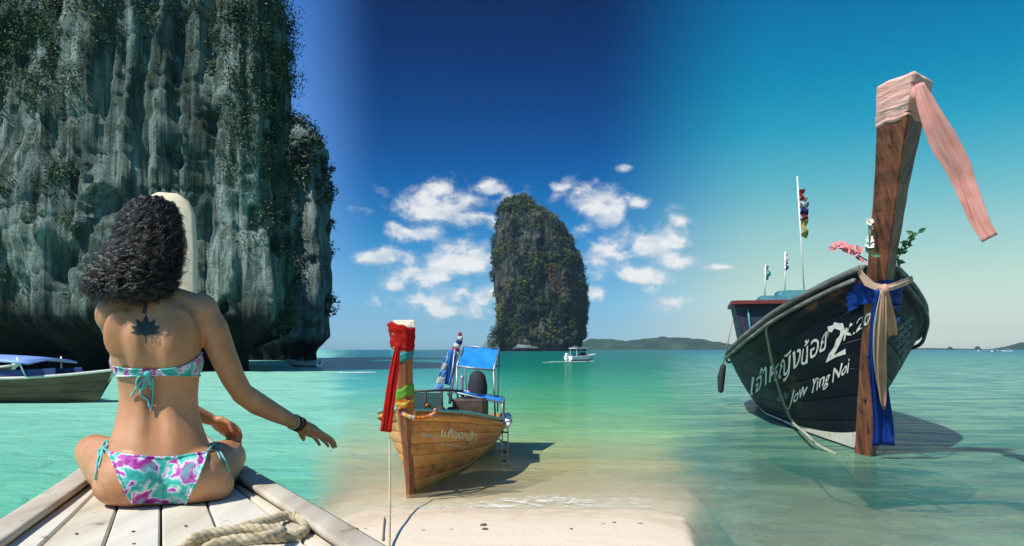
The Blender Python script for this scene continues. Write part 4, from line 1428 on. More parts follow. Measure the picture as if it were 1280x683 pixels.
tubes(fr_, 'frame_bar', [(at(506, 490, 8.75), at(556, 488, 8.75)), (at(510, 490, 8.75), at(511, 522, 8.75)), (at(532, 489, 8.75), at(532, 520, 8.75)), (at(552, 488, 8.75), at(553, 518, 8.75)), (at(508, 515, 8.75), at(553, 513, 8.75)), (at(556, 488, 8.75), at(578, 489, 9.4)), (at(560, 492, 8.75), at(572, 510, 8.9))], 0.014, M['dark_wood'])
# things lying in the boat
for i, (px, py, Y, r_, mt) in enumerate([(540, 518, 8.5, .05, 'dark_wood'), (551, 514, 8.7, .06, 'dark_wood'), (563, 514, 8.9, .055, 'rubber'), (569, 523, 8.9, .035, 'cream_cloth'), (545, 524, 8.4, .04, 'orange_cloth')]):
    c = at(px, py, Y)
    lab = ['dark wooden tub lying behind the windbreak of the brown boat', 'rounded dark bundle beside the windbreak post in the brown boat', 'black rubber float among the gear in the brown boat', 'small cream cloth bundle on the rail of the brown boat', 'small orange cloth bundle among the gear in the brown boat'][i]
    mb = MB()
    mb.rings([[c + Vector((math.cos(a_) * r_ * s_ * (1 + 0.12 * math.sin(3 * a_ + i)), math.sin(a_) * r_ * s_, h_ * r_)) for a_ in [2 * math.pi * k / 12 for k in range(12)]] for h_, s_ in ((-1, .6), (-.6, .95), (0, 1.05), (.5, .85), (.8, .5), (.9, .2))])
    solo('boat_gear', mb, M[mt], lab, 'gear', c, True)

# red cloth on the prow with its long tail, and the other ribbons
rc = thing('prow_cloth', 'red cloth wrapped over the prow top with a long red tail hanging down', 'cloth', hm.P(-0.3, 0, 1.5))


def ring_m2(z):
    return ring_m(z)


part('wrapped_band', wrap(ring_m2, 1.40, 1.625, 0.010, 24, 6, 0.006, 0.03), M['red_cloth'], rc, True)
part('knot', MB().ellipsoid(at(498, 433, 6.95), (0.035, 0, 0), (0, 0.03, 0), (0, 0, 0.04), 10, 8), M['red_cloth'], rc, True)
part('tail', MB().strip(curve_pts([at(497, 434, 6.93), at(494, 455, 6.93), at(490, 480, 6.92), at(486, 510, 6.9), at(482, 540, 6.88)], 26), list(np.interp(np.linspace(0, 1, 26), [0, .3, 1], [.05, .085, .105])), Vector((1, 0.1, 0.1)), 0.002, 22, 0.010, 3), M['red_cloth'], rc, True)


def ribbon_wrap(label, z0, z1, mt, seed, tilt=0.03, fold=0.004):
    root = thing('ribbon', label, 'ribbon', hm.P(-0.2, 0, z0))
    part('wrapped_band', wrap(ring_m2, z0, z1, 0.010 + 0.001 * seed, 6, seed, fold, tilt), mt, root, True)


ribbon_wrap('teal ribbon wound round the prow below the red cloth', 1.335, 1.415, M['teal_cloth'], 1, 0.05)
ribbon_wrap('bright green ribbon wound low round the prow of the brown boat', 0.93, 1.03, M['green_cloth'], 2, 0.05)
ribbon_wrap('orange ribbon wound round the prow under the green ribbon', 0.845, 0.925, M['orange_cloth'], 3, 0.03)
ribbon_wrap('yellow ribbon wound round the prow between orange and green', 0.905, 0.945, M['yellow_cloth'], 5, 0.05)
# flower garland lying round the foot of the prow
gl_ = thing('garland', 'orange and cream flower garland looped round the prow of the brown boat', 'garland', hm.P(-0.05, 0, 0.84))
gp = curve_pts([at(499, 510, 7.1), at(503, 517, 6.98), at(512, 521, 6.95), at(524, 523, 7.0), at(536, 521, 7.1), at(544, 515, 7.25), at(543, 509, 7.4), at(534, 507, 7.5)], 42)
for i, p in enumerate(gp):
    r_ = 0.020 * (1 + 0.2 * math.sin(i * 2.3))
    part('blossom', MB().ellipsoid(p, (r_, 0, 0), (0, r_, 0), (0, 0, r_ * 0.9), 8, 6), M[['orange_cloth', 'orange_cloth', 'pink_petal', 'yellow_cloth', 'cream_cloth', 'orange_cloth'][(i // 3 + (4 if i > 27 else 0)) % 6]], gl_, True)
# flags in the brown boat
f1 = thing('flag', 'striped red, white and navy flag furled round its pole in the brown boat', 'flag', at(566, 505, 9.3))
pa, pb = at(563, 505, 9.3), at(574.5, 414, 9.3)
part('pole', MB().tube([pa, pb], 0.010, 8), M['steel'], f1, True)
ax_ = pb - pa
for k, mt in enumerate(['flag_red', 'flag_white', 'flag_blue', 'flag_white', 'flag_red', 'flag_white']):
    a0, a1 = 0.98 - 0.052 * k, 0.98 - 0.052 * (k + 1)
    rr_ = 0.022 + 0.010 * k ** 0.6
    part('stripe', MB().tube([pa + ax_ * (a0 + (a1 - a0) * q) + Vector((0.02 * math.sin(k + q), 0, 0)) for q in (0, .33, .66, 1)], [rr_ * 0.9, rr_ * 1.05, rr_ * 1.05, rr_ * 1.1], 10), M[mt], f1, True)
f2 = thing('flag', 'plain blue flag hanging beside the striped one in the brown boat', 'flag', at(562, 500, 9.2))
part('cloth', MB().strip(curve_pts([at(566, 438, 9.22), at(564, 452, 9.2), at(562, 466, 9.2), at(559, 481, 9.2)], 16), list(np.interp(np.linspace(0, 1, 16), [0, .4, 1], [.10, .13, .08])), Vector((1, .3, 0)), .005, 8, .014, 5), mat('flag_bright_blue', [(0.02, 0.13, 0.45), (0.04, 0.19, 0.55)], rough=0.7), f2, True)
part('pole', MB().tube([at(561, 505, 9.2), at(568.5, 436, 9.2)], 0.008, 6), M['steel'], f2, True)
f3 = thing('flag', 'pale blue and white striped pennant on a thin pole in the brown boat', 'flag', at(552, 500, 9.1))
part('pole', MB().tube([at(549, 503, 9.1), at(560, 440, 9.1)], 0.006, 6), M['steel'], f3, True)
for k in range(5):
    y0 = 446 + k * 8.5
    x0 = 559 - k * 2.2
    part('stripe', MB().strip(curve_pts([at(x0, y0, 9.08), at(x0 - 2, y0 + 5, 9.08), at(x0 - 3.6, y0 + 8.5, 9.08)], 6), [.045 + .012 * k] * 6, Vector((1, .2, 0)), .004, 5, .006, k), M['flag_white'] if k % 2 else mat('flag_pale_blue', [(0.12, 0.30, 0.62), (0.18, 0.38, 0.70)], rough=.7), f3, True)
# mooring ropes to the sand, and ropes at the stern quarter
mr = [at(487, 548, 6.93), at(487.3, 590, 6.45), at(487.2, 640, 5.65), at(486.6, 688, 4.95)]
solo('mooring_rope', rope_mesh(resample(curve_pts(mr, 30), 0.012), 0.010, 3, 14), M['rope'], 'taut mooring rope running from the brown bow down to the sand', 'rope', mr[0], True)
mr = [at(480, 652, 6.19), at(479, 668, 5.74), at(478, 690, 5.25)]
for q in mr:
    q.z = float(bed_height(np.array([q.x]), np.array([q.y]))[0]) + 0.012
solo('mooring_rope', rope_mesh(resample(curve_pts(mr, 20), 0.012), 0.008, 3, 14), M['rope'], 'thin loose rope lying on the dry sand', 'rope', mr[0], True)
sr = thing('rope_ladder', 'rope ladder hanging from the stern quarter of the brown boat', 'ladder', at(631, 555, 9.2))
for x0 in (627, 634):
    part('side_rope', MB().tube(curve_pts([at(x0, 524, 9.15), at(x0 + 1, 548, 9.1), at(x0 - 0.5, 584, 9.05)], 14), 0.008, 6), M['rope'], sr, True)
for k in range(4):
    part('rung', MB().tube([at(626, 540 + 12 * k, 9.1), at(635, 541 + 12 * k, 9.1)], 0.011, 6), M['dark_wood'], sr, True)
solo('fender', MB().capsule([at(629, 520, 9.3), at(633, 524, 9.2), at(634, 531, 9.1)], [0.045, 0.055, 0.045], 12), M['white_paint'], 'white fender lying over the stern rail of the brown boat', 'fender', at(632, 525, 9.2), True)

# bits of driftwood and coral on the sand
M['debris'] = mat('brown_debris', [(0.06, 0.035, 0.02), (0.16, 0.09, 0.05)], scale=30, rough=0.9)
M['coral_bit'] = mat('coral_bits', [(0.25, 0.18, 0.12), (0.45, 0.36, 0.26)], scale=30, rough=0.9)
names = ['dark dry leaf', 'curled brown leaf', 'small brown husk', 'grey coral piece', 'brown seed pod', 'pale coral crumb', 'dark twig end', 'small brown pebble', 'pale shell piece', 'tiny dark pebble']
for i, (px, py, r_, mt, what) in enumerate([(604.5, 665.5, .022, 'debris', 'dark curled leaf, the larger of the pair on the sand'), (606.5, 672.5, .018, 'debris', 'brown broken leaf beside the larger one on the sand'), (444, 669.5, .020, 'debris', 'dark husk on the sand near the loose rope'), (457, 670, .012, 'coral_bit', 'pale coral bit beside the dark husk'), (529, 674, .014, 'coral_bit', 'small coral bit lying alone on the sand below the bow'), (714, 671, .013, 'debris', 'small brown seed pod lying alone on the sand'), (754, 662, .012, 'coral_bit', 'low coral crumb half buried in the sand'), (768, 659.5, .011, 'debris', 'tiny dark pebble beside the coral crumb'), (800, 661, .015, 'coral_bit', 'flat coral flake on the sand towards the shallows'), (564, 672, .010, 'coral_bit', 'tiny pale shell on the sand')]):
    Yd = 1330 / (py - HY)
    c = at(px, py, Yd)
    c.z = float(bed_height(np.array([c.x]), np.array([c.y]))[0]) + r_ * 0.3
    mb = MB()
    mb.rings([[c + Vector((math.cos(a_) * r_ * s_ * (1.2 + 0.3 * math.sin(2 * a_ + i)), math.sin(a_) * r_ * s_ * (0.8 + 0.2 * math.sin(3 * a_ + i)), h_ * r_)) for a_ in [2 * math.pi * k / 9 for k in range(9)]] for h_, s_ in ((-.5, .7), (-.1, 1), (.3, .8), (.5, .3))])
    solo('beach_debris', mb, M[mt], what, 'debris', c, False, 'bits of debris scattered on the sand')


# lacy foam where the last ripple runs up the sand
m, t, b, co, out = mat_new('shore_foam')
geo = t.new('ShaderNodeNewGeometry')
fnn = t.noise(t.mapping(geo.outputs['Position'], (1, 1.6, 1)), 7.0, 8.0, 0.7, 1.2)
att = t.new('ShaderNodeAttribute', attribute_name='fade')
fm = t.math('MULTIPLY', t.smooth(fnn, 0.47, 0.60), att.outputs['Fac'])
t.put(b.inputs['Base Color'], (0.8, 0.8, 0.76))
b.inputs['Roughness'].default_value = 0.8
tr = t.new('ShaderNodeBsdfTransparent')
mx = t.new('ShaderNodeMixShader')
t.put(mx.inputs[0], t.math('MULTIPLY', fm, 0.85))
t.l.new(tr.outputs[0], mx.inputs[1])
t.l.new(b.outputs[0], mx.inputs[2])
t.l.new(mx.outputs[0], out.inputs[0])
fx_ = np.linspace(-1.45, 1.5, 90)
fy_ = np.linspace(0, 1, 14)
FY, FX = np.meshgrid(fy_, fx_, indexing='ij')
y0_ = 6.62 + 0.10 * np.sin(FX * 2.1) + 0.06 * np.sin(FX * 5.3 + 1) - 0.9 * np.clip(np.abs(FX) / 6.7 - 0.12, 0, 0.2) ** 2 / 0.02
YY = y0_ + FY * (0.42 + 0.25 * np.sin(FX * 1.3 + 0.6))
ZZ = np.maximum(bed_height(FX, YY), 0.0) + 0.006
me = npmesh('shore_foam', np.stack([FX, YY, ZZ], -1).reshape(-1, 3), grid_faces(14, 90))
fa = me.attributes.new('fade', 'FLOAT', 'POINT')
fade = np.sin(np.pi * np.clip(FY * 0.93 + 0.07, 0, 1)) ** 0.7 * sstep(FX, -1.45, -1.1) * (1 - sstep(FX, 1.1, 1.5)) * (0.35 + 0.65 * np.exp(-((FX - 0.1) / 0.6) ** 2))
fa.data.foreach_set('value', fade.ravel().astype(np.float32))
link('shore_foam', me, m, None, kind='stuff')


# ------------------------------------------------------------------ small white motorboats
M['gel'] = mat('white_gelcoat', [(0.74, 0.75, 0.74), (0.82, 0.82, 0.80)], scale=3, rough=0.25, bump=0, spec=0.5)
M['dark_glass'] = mat('dark_glass', [(0.01, 0.015, 0.02), (0.03, 0.04, 0.05)], scale=5, rough=0.12, bump=0, spec=0.6)


def speedboat(label, pos, head, s, group=None, canopy=True):
    root = thing('speedboat', label, 'boat', (0, 0, 0), group)
    rings = []
    for x, b, zt, zb in ((0, .95, .75, -.15), (1.5, 1.0, .78, -.15), (3, .98, .85, -.12), (4.3, .75, .95, 0.0), (5.1, .42, 1.03, .25), (5.6, .06, 1.08, .75)):
        rings.append([Vector((x, -b, zt)), Vector((x, -b * .86, (zt + zb) * .42)), Vector((x, 0, zb)), Vector((x, b * .86, (zt + zb) * .42)), Vector((x, b, zt)), Vector((x, b * .8, zt + .02)), Vector((x, 0, zt + .05 if x > 3.2 else .25)), Vector((x, -b * .8, zt + .02))])
    part('hull', MB().rings(rings), M['gel'], root)
    part('windscreen', MB().rings([[Vector((3.5, -.75, .85)), Vector((3.5, .75, .85)), Vector((3.42, .75, .85)), Vector((3.42, -.75, .85))], [Vector((3.05, -.6, 1.35)), Vector((3.05, .6, 1.35)), Vector((2.97, .6, 1.35)), Vector((2.97, -.6, 1.35))]]), M['dark_glass'], root)
    part('seat', MB().box((1.9, 0, .75), (.35, 0, 0), (0, .6, 0), (0, 0, .3), .1), M['navy'], root)
    part('outboard_motor', MB().box((-.25, 0, .85), (.22, 0, 0), (0, .2, 0), (0, 0, .38), .2), M['gel'], root)
    if canopy:
        part('canopy', MB().box((2.1, 0, 1.95), (1.25, 0, 0), (0, .85, 0), (0, 0, .05), .1), M['gel'], root)
        for x in (1.1, 3.1):
            for y in (-.72, .72):
                part('canopy_post', MB().tube([(x, y, .8), (x, y * .95, 1.92)], .035, 6), M['gel'], root)
    root.location = pos
    root.rotation_euler = (0, 0, head)
    root.scale = (s, s, s)
    return root


speedboat('white motorboat with a canopy crossing the water before the rock tower', at(710, 452, 88.0), R(38), 0.78)
speedboat('small white motorboat moored under the headland beside the cliff', Vector((-15.2, 60, 0)), R(160), 0.55, None, False)
for px, py, Y, hd in ((1240, 437.6, 420, 20), (1264, 437.8, 420, 160), (1223, 437.6, 520, 60)):
    p = at(px, HY, Y)
    p.z = 0
    lab = {1240: 'tiny white boat far out between the wooded islet and the long island', 1264: 'tiny white boat far out under the end of the long island', 1223: 'tiny white boat far out close to the wooded islet'}[px]
    speedboat(lab, p, R(hd), 0.8, 'tiny boats far out on the horizon')
# wakes: foam lines on the water
M['foam'] = mat('foam', [(0.55, 0.68, 0.66), (0.8, 0.82, 0.8)], scale=2, rough=0.8, bump=0.3)


def wake(pts, wd, seed):
    P = resample(curve_pts(pts, 40), 0.35)
    n = len(P)
    rows = []
    rr = random.Random(seed)
    for i, p in enumerate(P):
        f = i / (n - 1)
        w_ = wd * (0.25 + 0.75 * math.sin(math.pi * min(1, f * 1.05)) ** 0.6) * rr.uniform(0.55, 1.15)
        rows.append([p + Vector((0, k * w_, 0.02 + 0.05 * (1 - abs(k)) * rr.random())) for k in (-1, -.4, .2, 1)])
    mb = MB().grid(rows)
    link('boat_wake', mb.mesh('boat_wake'), M['foam'], None, True, kind='stuff')


wake([Vector((at(424, HY, 46).x, 46, 0)), Vector((at(447, HY, 45.6).x, 45.6, 0)), Vector((at(470, HY, 46).x, 46, 0))], 0.28, 1)
wake([Vector((at(678, HY, 80).x, 80, 0)), Vector((at(695, HY, 84).x, 84, 0)), Vector((at(714, HY, 87.5).x, 87.5, 0))], 0.45, 2)
wake([Vector((at(712, HY, 87.0).x, 87.0, 0)), Vector((at(724, HY, 86.5).x, 86.5, 0)), Vector((at(742, HY, 89).x, 89, 0))], 0.4, 3)

# ------------------------------------------------------------------ tour boats under the cliff (left)
M['olive_hull'] = mat('brown_hull_paint', [(0.05, 0.028, 0.014), (0.10, 0.062, 0.032), (0.15, 0.10, 0.058)], scale=3, stretch=(0.3, 1, 1), rough=0.6)
M['blue_sheet'] = mat('pale_blue_sheet', [(0.16, 0.27, 0.62), (0.26, 0.38, 0.72)], scale=5, rough=0.5, bump=0.3, bscale=8)
M['navy_sheet'] = mat('navy_side_sheet', [(0.012, 0.03, 0.12), (0.025, 0.05, 0.18)], scale=5, rough=0.6)
M['bow_white'] = mat('bow_white_wood', [(0.50, 0.46, 0.38), (0.68, 0.64, 0.55)], scale=9, rough=0.6)


def tourboat(label, O, ang, sc, canopy_z, awn_label):
    h = Hull(O, ang, [0, .6, 1.5, 3, 6, 8.5], [.10, .42, .68, .85, .88, .7], [.86, .76, .68, .64, .62, .66], -.2, [1.1, 1, .85, .6, .5, .5], .55, 1.5)
    root = thing('tour_boat', label, 'boat', h.P(3, 0, 0))
    for side in (-1, 1):
        for k in range(4):
            part('plank', h.strake(side, k / 4, (k + 1) / 4, 26, 0.03, 0.008), M['olive_hull'], root, True)
        part('gunwale', h.rail(side, 0.12, 0.07, 0, d0=0.0), M['bow_white'], root, True)
        part('side_sheet', MB().grid([[h.S(side, d, 1.0) + Vector((0, 0, 0.03 + 0.17 * j)) for j in range(2)] for d in np.linspace(1.0, 8.2, 14)]), M['navy_sheet'], root)
    part('transom', h.transom(), M['olive_hull'], root)
    part('fore_deck', h.sole(0.97, 0.05, 1.9), M['bow_white'], root)
    part('prow', MB().tube(curve_pts([h.P(0.1, 0, 0.3), h.P(-0.45, 0, .85), h.P(-0.75, 0, 1.02)], 12), [0.10] * 6 + [0.085] * 6, 8), M['bow_white'], root, True)
    aw = thing('awning', awn_label, 'awning', h.P(5, 0, canopy_z))
    rows = []
    for d in np.linspace(1.2, 8.4, 16):
        e = 0.06 * (abs(d - 5.3) / 3.1) ** 3
        rows.append([h.P(d, q * 0.95, canopy_z + 0.10 * (1 - q * q) - e) for q in np.linspace(-1, 1, 9)] + [h.P(d, q * 0.95, canopy_z + 0.10 * (1 - q * q) - e - 0.05) for q in np.linspace(1, -1, 9)])
    part('sheet', MB().rings(rows), M['blue_sheet'], aw, True)
    for d in (1.6, 3.8, 6.0, 8.1):
        for q in (-1, 1):
            b_ = h.S(q, d, 1.0)
            part('post', MB().tube([b_, h.P(d, q * 0.85, canopy_z)], 0.022, 6), M['white_paint'], aw, True)
    for d in (3.2, 4.6, 6.0, 7.4):
        part('bench', MB().box(h.P(d, 0, 0.55), h.A * 0.14, h.R * 0.6, (0, 0, 0.03)), M['bow_white'], root)
    return root


tourboat('dark brown tour boat with a white bow moored under the cliff', (-10.9, 20.0), R(-86), 1, 1.20, 'long pale blue awning over the dark brown tour boat with the white bow')
tourboat('second tour boat moored behind the first, mostly hidden', (-17.1, 25.5), R(-80), 1, 2.02, 'higher pale awning over the tour boat moored behind')
#PART5
# ================================================================== THE BOAT THE CAMERA STANDS IN
AW = math.atan2(0.4192, -0.9079)
DK = 0.965                               # deck height
M['deck_wood'] = wood('bleached_deck', [(0.42, 0.36, 0.26), (0.56, 0.50, 0.38), (0.66, 0.60, 0.47)], R(24.8), scale=9.0, along=0.08, rough=0.8, bump=0.6, bscale=40, wear=(0.20, 0.15, 0.10), wear_lo=0.60, wear_hi=0.70, wscale=5, spec=0.2, bdist=0.004)
M['deck_wood2'] = wood('bleached_deck_pale', [(0.48, 0.43, 0.34), (0.62, 0.57, 0.47), (0.70, 0.66, 0.56)], R(24.8), scale=8.0, along=0.07, rough=0.8, bump=0.6, bscale=36, wear=(0.26, 0.19, 0.12), wear_lo=0.62, wear_hi=0.72, wscale=7, spec=0.2, bdist=0.004)
M['rail_wood'] = wood('worn_rail', [(0.30, 0.24, 0.17), (0.46, 0.40, 0.31), (0.58, 0.52, 0.42)], R(24.8), scale=8.0, along=0.08, rough=0.8, bump=0.6, bscale=36, wear=(0.12, 0.09, 0.06), wear_lo=0.58, wear_hi=0.68, wscale=6, spec=0.2, bdist=0.004)
M['gap_dark'] = mat('deck_beam_wood', [(0.05, 0.04, 0.03), (0.09, 0.07, 0.05)], scale=9)
hw = Hull((loc(0, 3.95, 0).x, loc(0, 3.95, 0).y), AW, [0, .5, 1.1, 2.0, 3.0, 4.4, 6.5], [.05, .145, .235, .355, .47, .6, .65], [1.10, 1.03, .985, .985, .985, .97, .95], -.25, [1.0, .95, .85, .7, .6, .5, .5], .25, 1)
hb = thing('longtail_boat', 'bleached wooden boat bow with plank deck on which the woman sits', 'boat', loc(0, 2.4, 0))
for side in (-1, 1):
    for k in range(6):
        part('plank', hw.strake(side, k / 6, (k + 1) / 6, 36, 0.022, 0.005), M['rail_wood'], hb, True)
    part('gunwale', hw.rail(side, 0.075, 0.020, -0.012, d0=0.02, dz=-0.004), M['rail_wood'], hb, True)
part('transom', hw.transom(), M['rail_wood'], hb)


def dhalf(v):
    return max(hw.beam(3.95 - v) - 0.034, 0.01)


seams = [(-0.60, -0.60), (-0.255, -0.165), (-0.116, -0.104), (0.0, 0.0), (0.128, 0.108), (0.285, 0.185), (0.60, 0.60)]   # u at v = 1.85 and v = 2.85
V_ = np.linspace(1.35, 3.55, 34)


def useam(s, v):
    return s[0] + (s[1] - s[0]) * (v - 1.85)


rng2 = random.Random(4)
for k in range(len(seams) - 1):
    rings = []
    lift = rng2.uniform(-0.002, 0.002)
    for v in V_:
        h = dhalf(v)
        a0 = max(useam(seams[k], v) + 0.0028, -h)
        a1 = min(useam(seams[k + 1], v) - 0.0028, h)
        if a1 - a0 < 0.012:
            continue
        e = min(0.004, (a1 - a0) * 0.3)
        z = DK + lift + 0.0012 * math.sin(v * 7 + k)
        rings.append([loc(a0, v, z - 0.022), loc(a0, v, z - 0.004), loc(a0 + e, v, z), loc((a0 + a1) / 2, v, z + 0.0012), loc(a1 - e, v, z), loc(a1, v, z - 0.004), loc(a1, v, z - 0.022)])
    if len(rings) > 1:
        part('plank', MB().rings(rings), M['deck_wood' if k % 2 else 'deck_wood2'], hb)
part('deck_beam', MB().grid([[loc(-dhalf(v) - 0.01, v, DK - 0.03), loc(dhalf(v) + 0.01, v, DK - 0.03)] for v in V_]), M['gap_dark'], hb)
nail_m = mat('rusty_nail', [(0.06, 0.03, 0.02), (0.12, 0.06, 0.03)], scale=50)
for i, (u, v) in enumerate([(-0.06, 2.02), (0.055, 2.03), (-0.18, 2.05), (0.20, 2.02), (0.055, 1.88), (-0.055, 1.89)]):
    part('nail', MB().ellipsoid(loc(u, v, DK + 0.002), RGT * 0.0045, FWD * 0.0045, (0, 0, 0.002), 8, 4), nail_m, hb, True)
# prow plank rising ahead of her
pw = [(3.75, 0.70, 0.10, 0.06), (3.95, 1.15, 0.115, 0.055), (4.08, 1.55, 0.130, 0.05), (4.16, 1.90, 0.138, 0.05), (4.20, 2.08, 0.128, 0.05), (4.215, 2.15, 0.100, 0.045), (4.22, 2.185, 0.05, 0.04)]
rings = []
for (v, z, w, d) in [(*q[:1], q[1], q[2], q[3]) for q in pw]:
    rings.append([loc(0.03 + a * w, v + b * d, z) for a, b in ((1, .6), (.8, 1), (-.8, 1), (-1, .6), (-1, -.6), (-.8, -1), (.8, -1), (1, -.6))])
m_pw = mat('cream_prow_wood', [(0.66, 0.52, 0.33), (0.78, 0.66, 0.46), (0.82, 0.73, 0.55)], scale=8, stretch=(1, 1, 0.12), rough=0.6, bump=0.3, bscale=24)
prw = part('prow', MB().rings(rings), m_pw, hb, True)
# coiled rope on the deck
def dk(px, py, z=DK + 0.012):
    r = ray(px, py)
    t_ = (z - H) / r.z
    return Vector((r.x * t_, r.y * t_, z))


cp = [dk(222, 690), dk(246, 678), dk(290, 664, DK + 0.014), dk(330, 652, DK + 0.018), dk(362, 645, DK + 0.016), dk(380, 652), dk(378, 666), dk(350, 672), dk(310, 672), dk(268, 677, DK + 0.014), dk(240, 683), dk(238, 676, DK + 0.03), dk(262, 668, DK + 0.034), dk(300, 662, DK + 0.036), dk(332, 662, DK + 0.034), dk(352, 664, DK + 0.030), dk(330, 672, DK + 0.035), dk(290, 676, DK + 0.036), dk(262, 684, DK + 0.03), dk(250, 700, DK + 0.014), dk(235, 730)]
solo('coiled_rope', rope_mesh(resample(curve_pts(cp, 260), 0.0045), 0.0125, 3, 20, 6), M['rope'], 'thick beige rope coiled on the pale deck planks', 'rope', cp[0], True)

# ================================================================== THE WOMAN SITTING ON THE DECK
skin, tsk, bsk, cosk, _ = mat_new('tanned_skin')
nA = tsk.noise(cosk, 9.0, 4.0)
nB = tsk.noise(cosk, 55.0, 4.0)
cA = tsk.mix(tsk.smooth(nA, 0.3, 0.7), (0.44, 0.195, 0.085), (0.55, 0.275, 0.140))
cA = tsk.mix(tsk.math('MULTIPLY', tsk.smooth(nB, 0.45, 0.75), 0.22), cA, (0.30, 0.13, 0.075))
cA = tsk.mix(tsk.math('MULTIPLY', tsk.smooth(tsk.noise(cosk, 120.0, 2.0), 0.70, 0.76), 0.5), cA, (0.18, 0.075, 0.035))
tsk.put(bsk.inputs['Base Color'], cA)
bsk.inputs['Roughness'].default_value = 0.46
bsk.inputs['Specular IOR Level'].default_value = 0.42
bsk.inputs['Subsurface Weight'].default_value = 0.12
bsk.inputs['Subsurface Radius'].default_value = (0.012, 0.005, 0.003)
bns = tsk.new('ShaderNodeBump')
bns.inputs['Strength'].default_value = 0.22
bns.inputs['Distance'].default_value = 0.002
tsk.put(bns.inputs['Height'], tsk.noise(cosk, 240.0, 3.0))
tsk.l.new(bns.outputs[0], bsk.inputs['Normal'])

B = MB()
UP = Vector((0, 0, 1))
# torso cross sections: row, left and right edge in the picture, depth of the section's middle, half depth, spine groove
TOR = [(366, 178, 206, 2.41, .055, 0), (374, 163, 226, 2.41, .066, .2), (383, 143, 246, 2.405, .078, .5), (396, 133, 256, 2.40, .088, .8), (415, 130, 253, 2.395, .098, 1), (435, 134, 251, 2.40, .104, 1),
       (455, 141, 251, 2.41, .102, 1), (475, 146, 249, 2.425, .092, 1), (495, 149, 247, 2.43, .086, 1), (515, 147, 249, 2.43, .088, 1), (535, 142, 254, 2.425, .098, .9), (555, 135, 262, 2.42, .112, .5), (575, 128, 272, 2.42, .124, 0),
       (595, 124, 280, 2.425, .128, 0), (612, 126, 280, 2.43, .125, 0), (624, 138, 268, 2.43, .105, 0)]
rings = []
Ti = np.linspace(0, len(TOR) - 1, 60)
TA = np.array(TOR, float)
Tc = np.stack([np.interp(Ti, range(len(TOR)), TA[:, k]) for k in range(6)], 1)
for k in range(1, 5):
    Tc[1:-1] = 0.25 * Tc[:-2] + 0.5 * Tc[1:-1] + 0.25 * Tc[2:]
for py, L_, R__, vc, dp, gr in Tc:
    a_, b_ = W(L_, py, vc), W(R__, py, vc)
    c_, hx = (a_ + b_) / 2, (b_ - a_) / 2
    ring = []
    for k in range(40):
        ph = 2 * math.pi * k / 40
        cs, sn = math.cos(ph), math.sin(ph)
        ex = 0.86
        x = math.copysign(abs(cs) ** ex, cs)
        y = math.copysign(abs(sn) ** ex, sn)
        p = c_ + hx * x + FWD * (dp * y)
        if sn < 0:
            p += FWD * (0.013 * gr * math.exp(-((cs + 0.08) / 0.13) ** 2))
            p -= FWD * (0.005 * gr * math.exp(-((abs(cs + 0.08) - 0.34) / 0.16) ** 2))
        ring.append(p)
    rings.append(ring)
B.rings(rings)
# shoulder blades, trapezius, neck, head
B.ellipsoid(W(222, 415, 2.330), RGT * .050, FWD * .012, UP * .070)
B.ellipsoid(W(150, 418, 2.325), RGT * .044, FWD * .012, UP * .070)
B.capsule([W(191, 332, 2.43), W(190, 350, 2.42), W(189, 385, 2.40)], [.052, .050, .062])
B.capsule([W(189, 366, 2.40), W(215, 376, 2.395), W(244, 386, 2.39)], [.040, .042, .044])
B.capsule([W(189, 366, 2.40), W(165, 377, 2.395), W(142, 390, 2.39)], [.040, .042, .044])
HC = W(194, 300, 2.45)
B.ellipsoid(HC, RGT * .076, FWD * .093, UP * .108, 24, 16)
B.ellipsoid(HC + FWD * .055 - UP * .07, RGT * .052, FWD * .048, UP * .055)
B.ellipsoid(HC + FWD * .105 - UP * .025, RGT * .014, FWD * .020, UP * .024, 10, 8)     # nose
B.ellipsoid(HC + FWD * .092 - UP * .068, RGT * .024, FWD * .012, UP * .012, 10, 8)     # lips
for s_ in (-1, 1):
    B.ellipsoid(HC + RGT * (.078 * s_) - UP * .012, RGT * .010, FWD * .020, UP * .032, 10, 8)   # ears
    B.ellipsoid(HC + FWD * .080 + RGT * (.034 * s_) + UP * .012, RGT * .020, FWD * .012, UP * .012, 10, 8)
# chest, unseen side
for x in (165, 228):
    B.ellipsoid(W(x, 452, 2.47), RGT * .058, FWD * .06, UP * .058)
# hips and buttocks
B.ellipsoid(W(168, 594, 2.385), RGT * .098, FWD * .118, UP * .090)
B.ellipsoid(W(240, 594, 2.385), RGT * .102, FWD * .118, UP * .090)
B.ellipsoid(W(152, 606, 2.40), RGT * .075, FWD * .10, UP * .058)
B.ellipsoid(W(258, 606, 2.40), RGT * .078, FWD * .10, UP * .058)
# thighs out to the sides, shins crossed in front
B.capsule([W(160, 598, 2.44), W(138, 580, 2.60), W(119, 566, 2.76)], [.086, .078, .060])
B.capsule([W(119, 568, 2.77), W(150, 592, 2.84), W(206, 596, 2.90)], [.056, .054, .036])
B.capsule([W(206, 596, 2.90), W(224, 594, 2.94), W(238, 592, 2.99)], [.034, .036, .026])
B.capsule([W(250, 598, 2.44), W(268, 584, 2.58), W(284, 572, 2.74)], [.088, .080, .062])
B.capsule([W(284, 575, 2.74), W(262, 590, 2.76), W(212, 600, 2.78)], [.056, .054, .036])
B.capsule([W(212, 600, 2.78), W(192, 602, 2.79), W(172, 600, 2.82)], [.034, .036, .026])
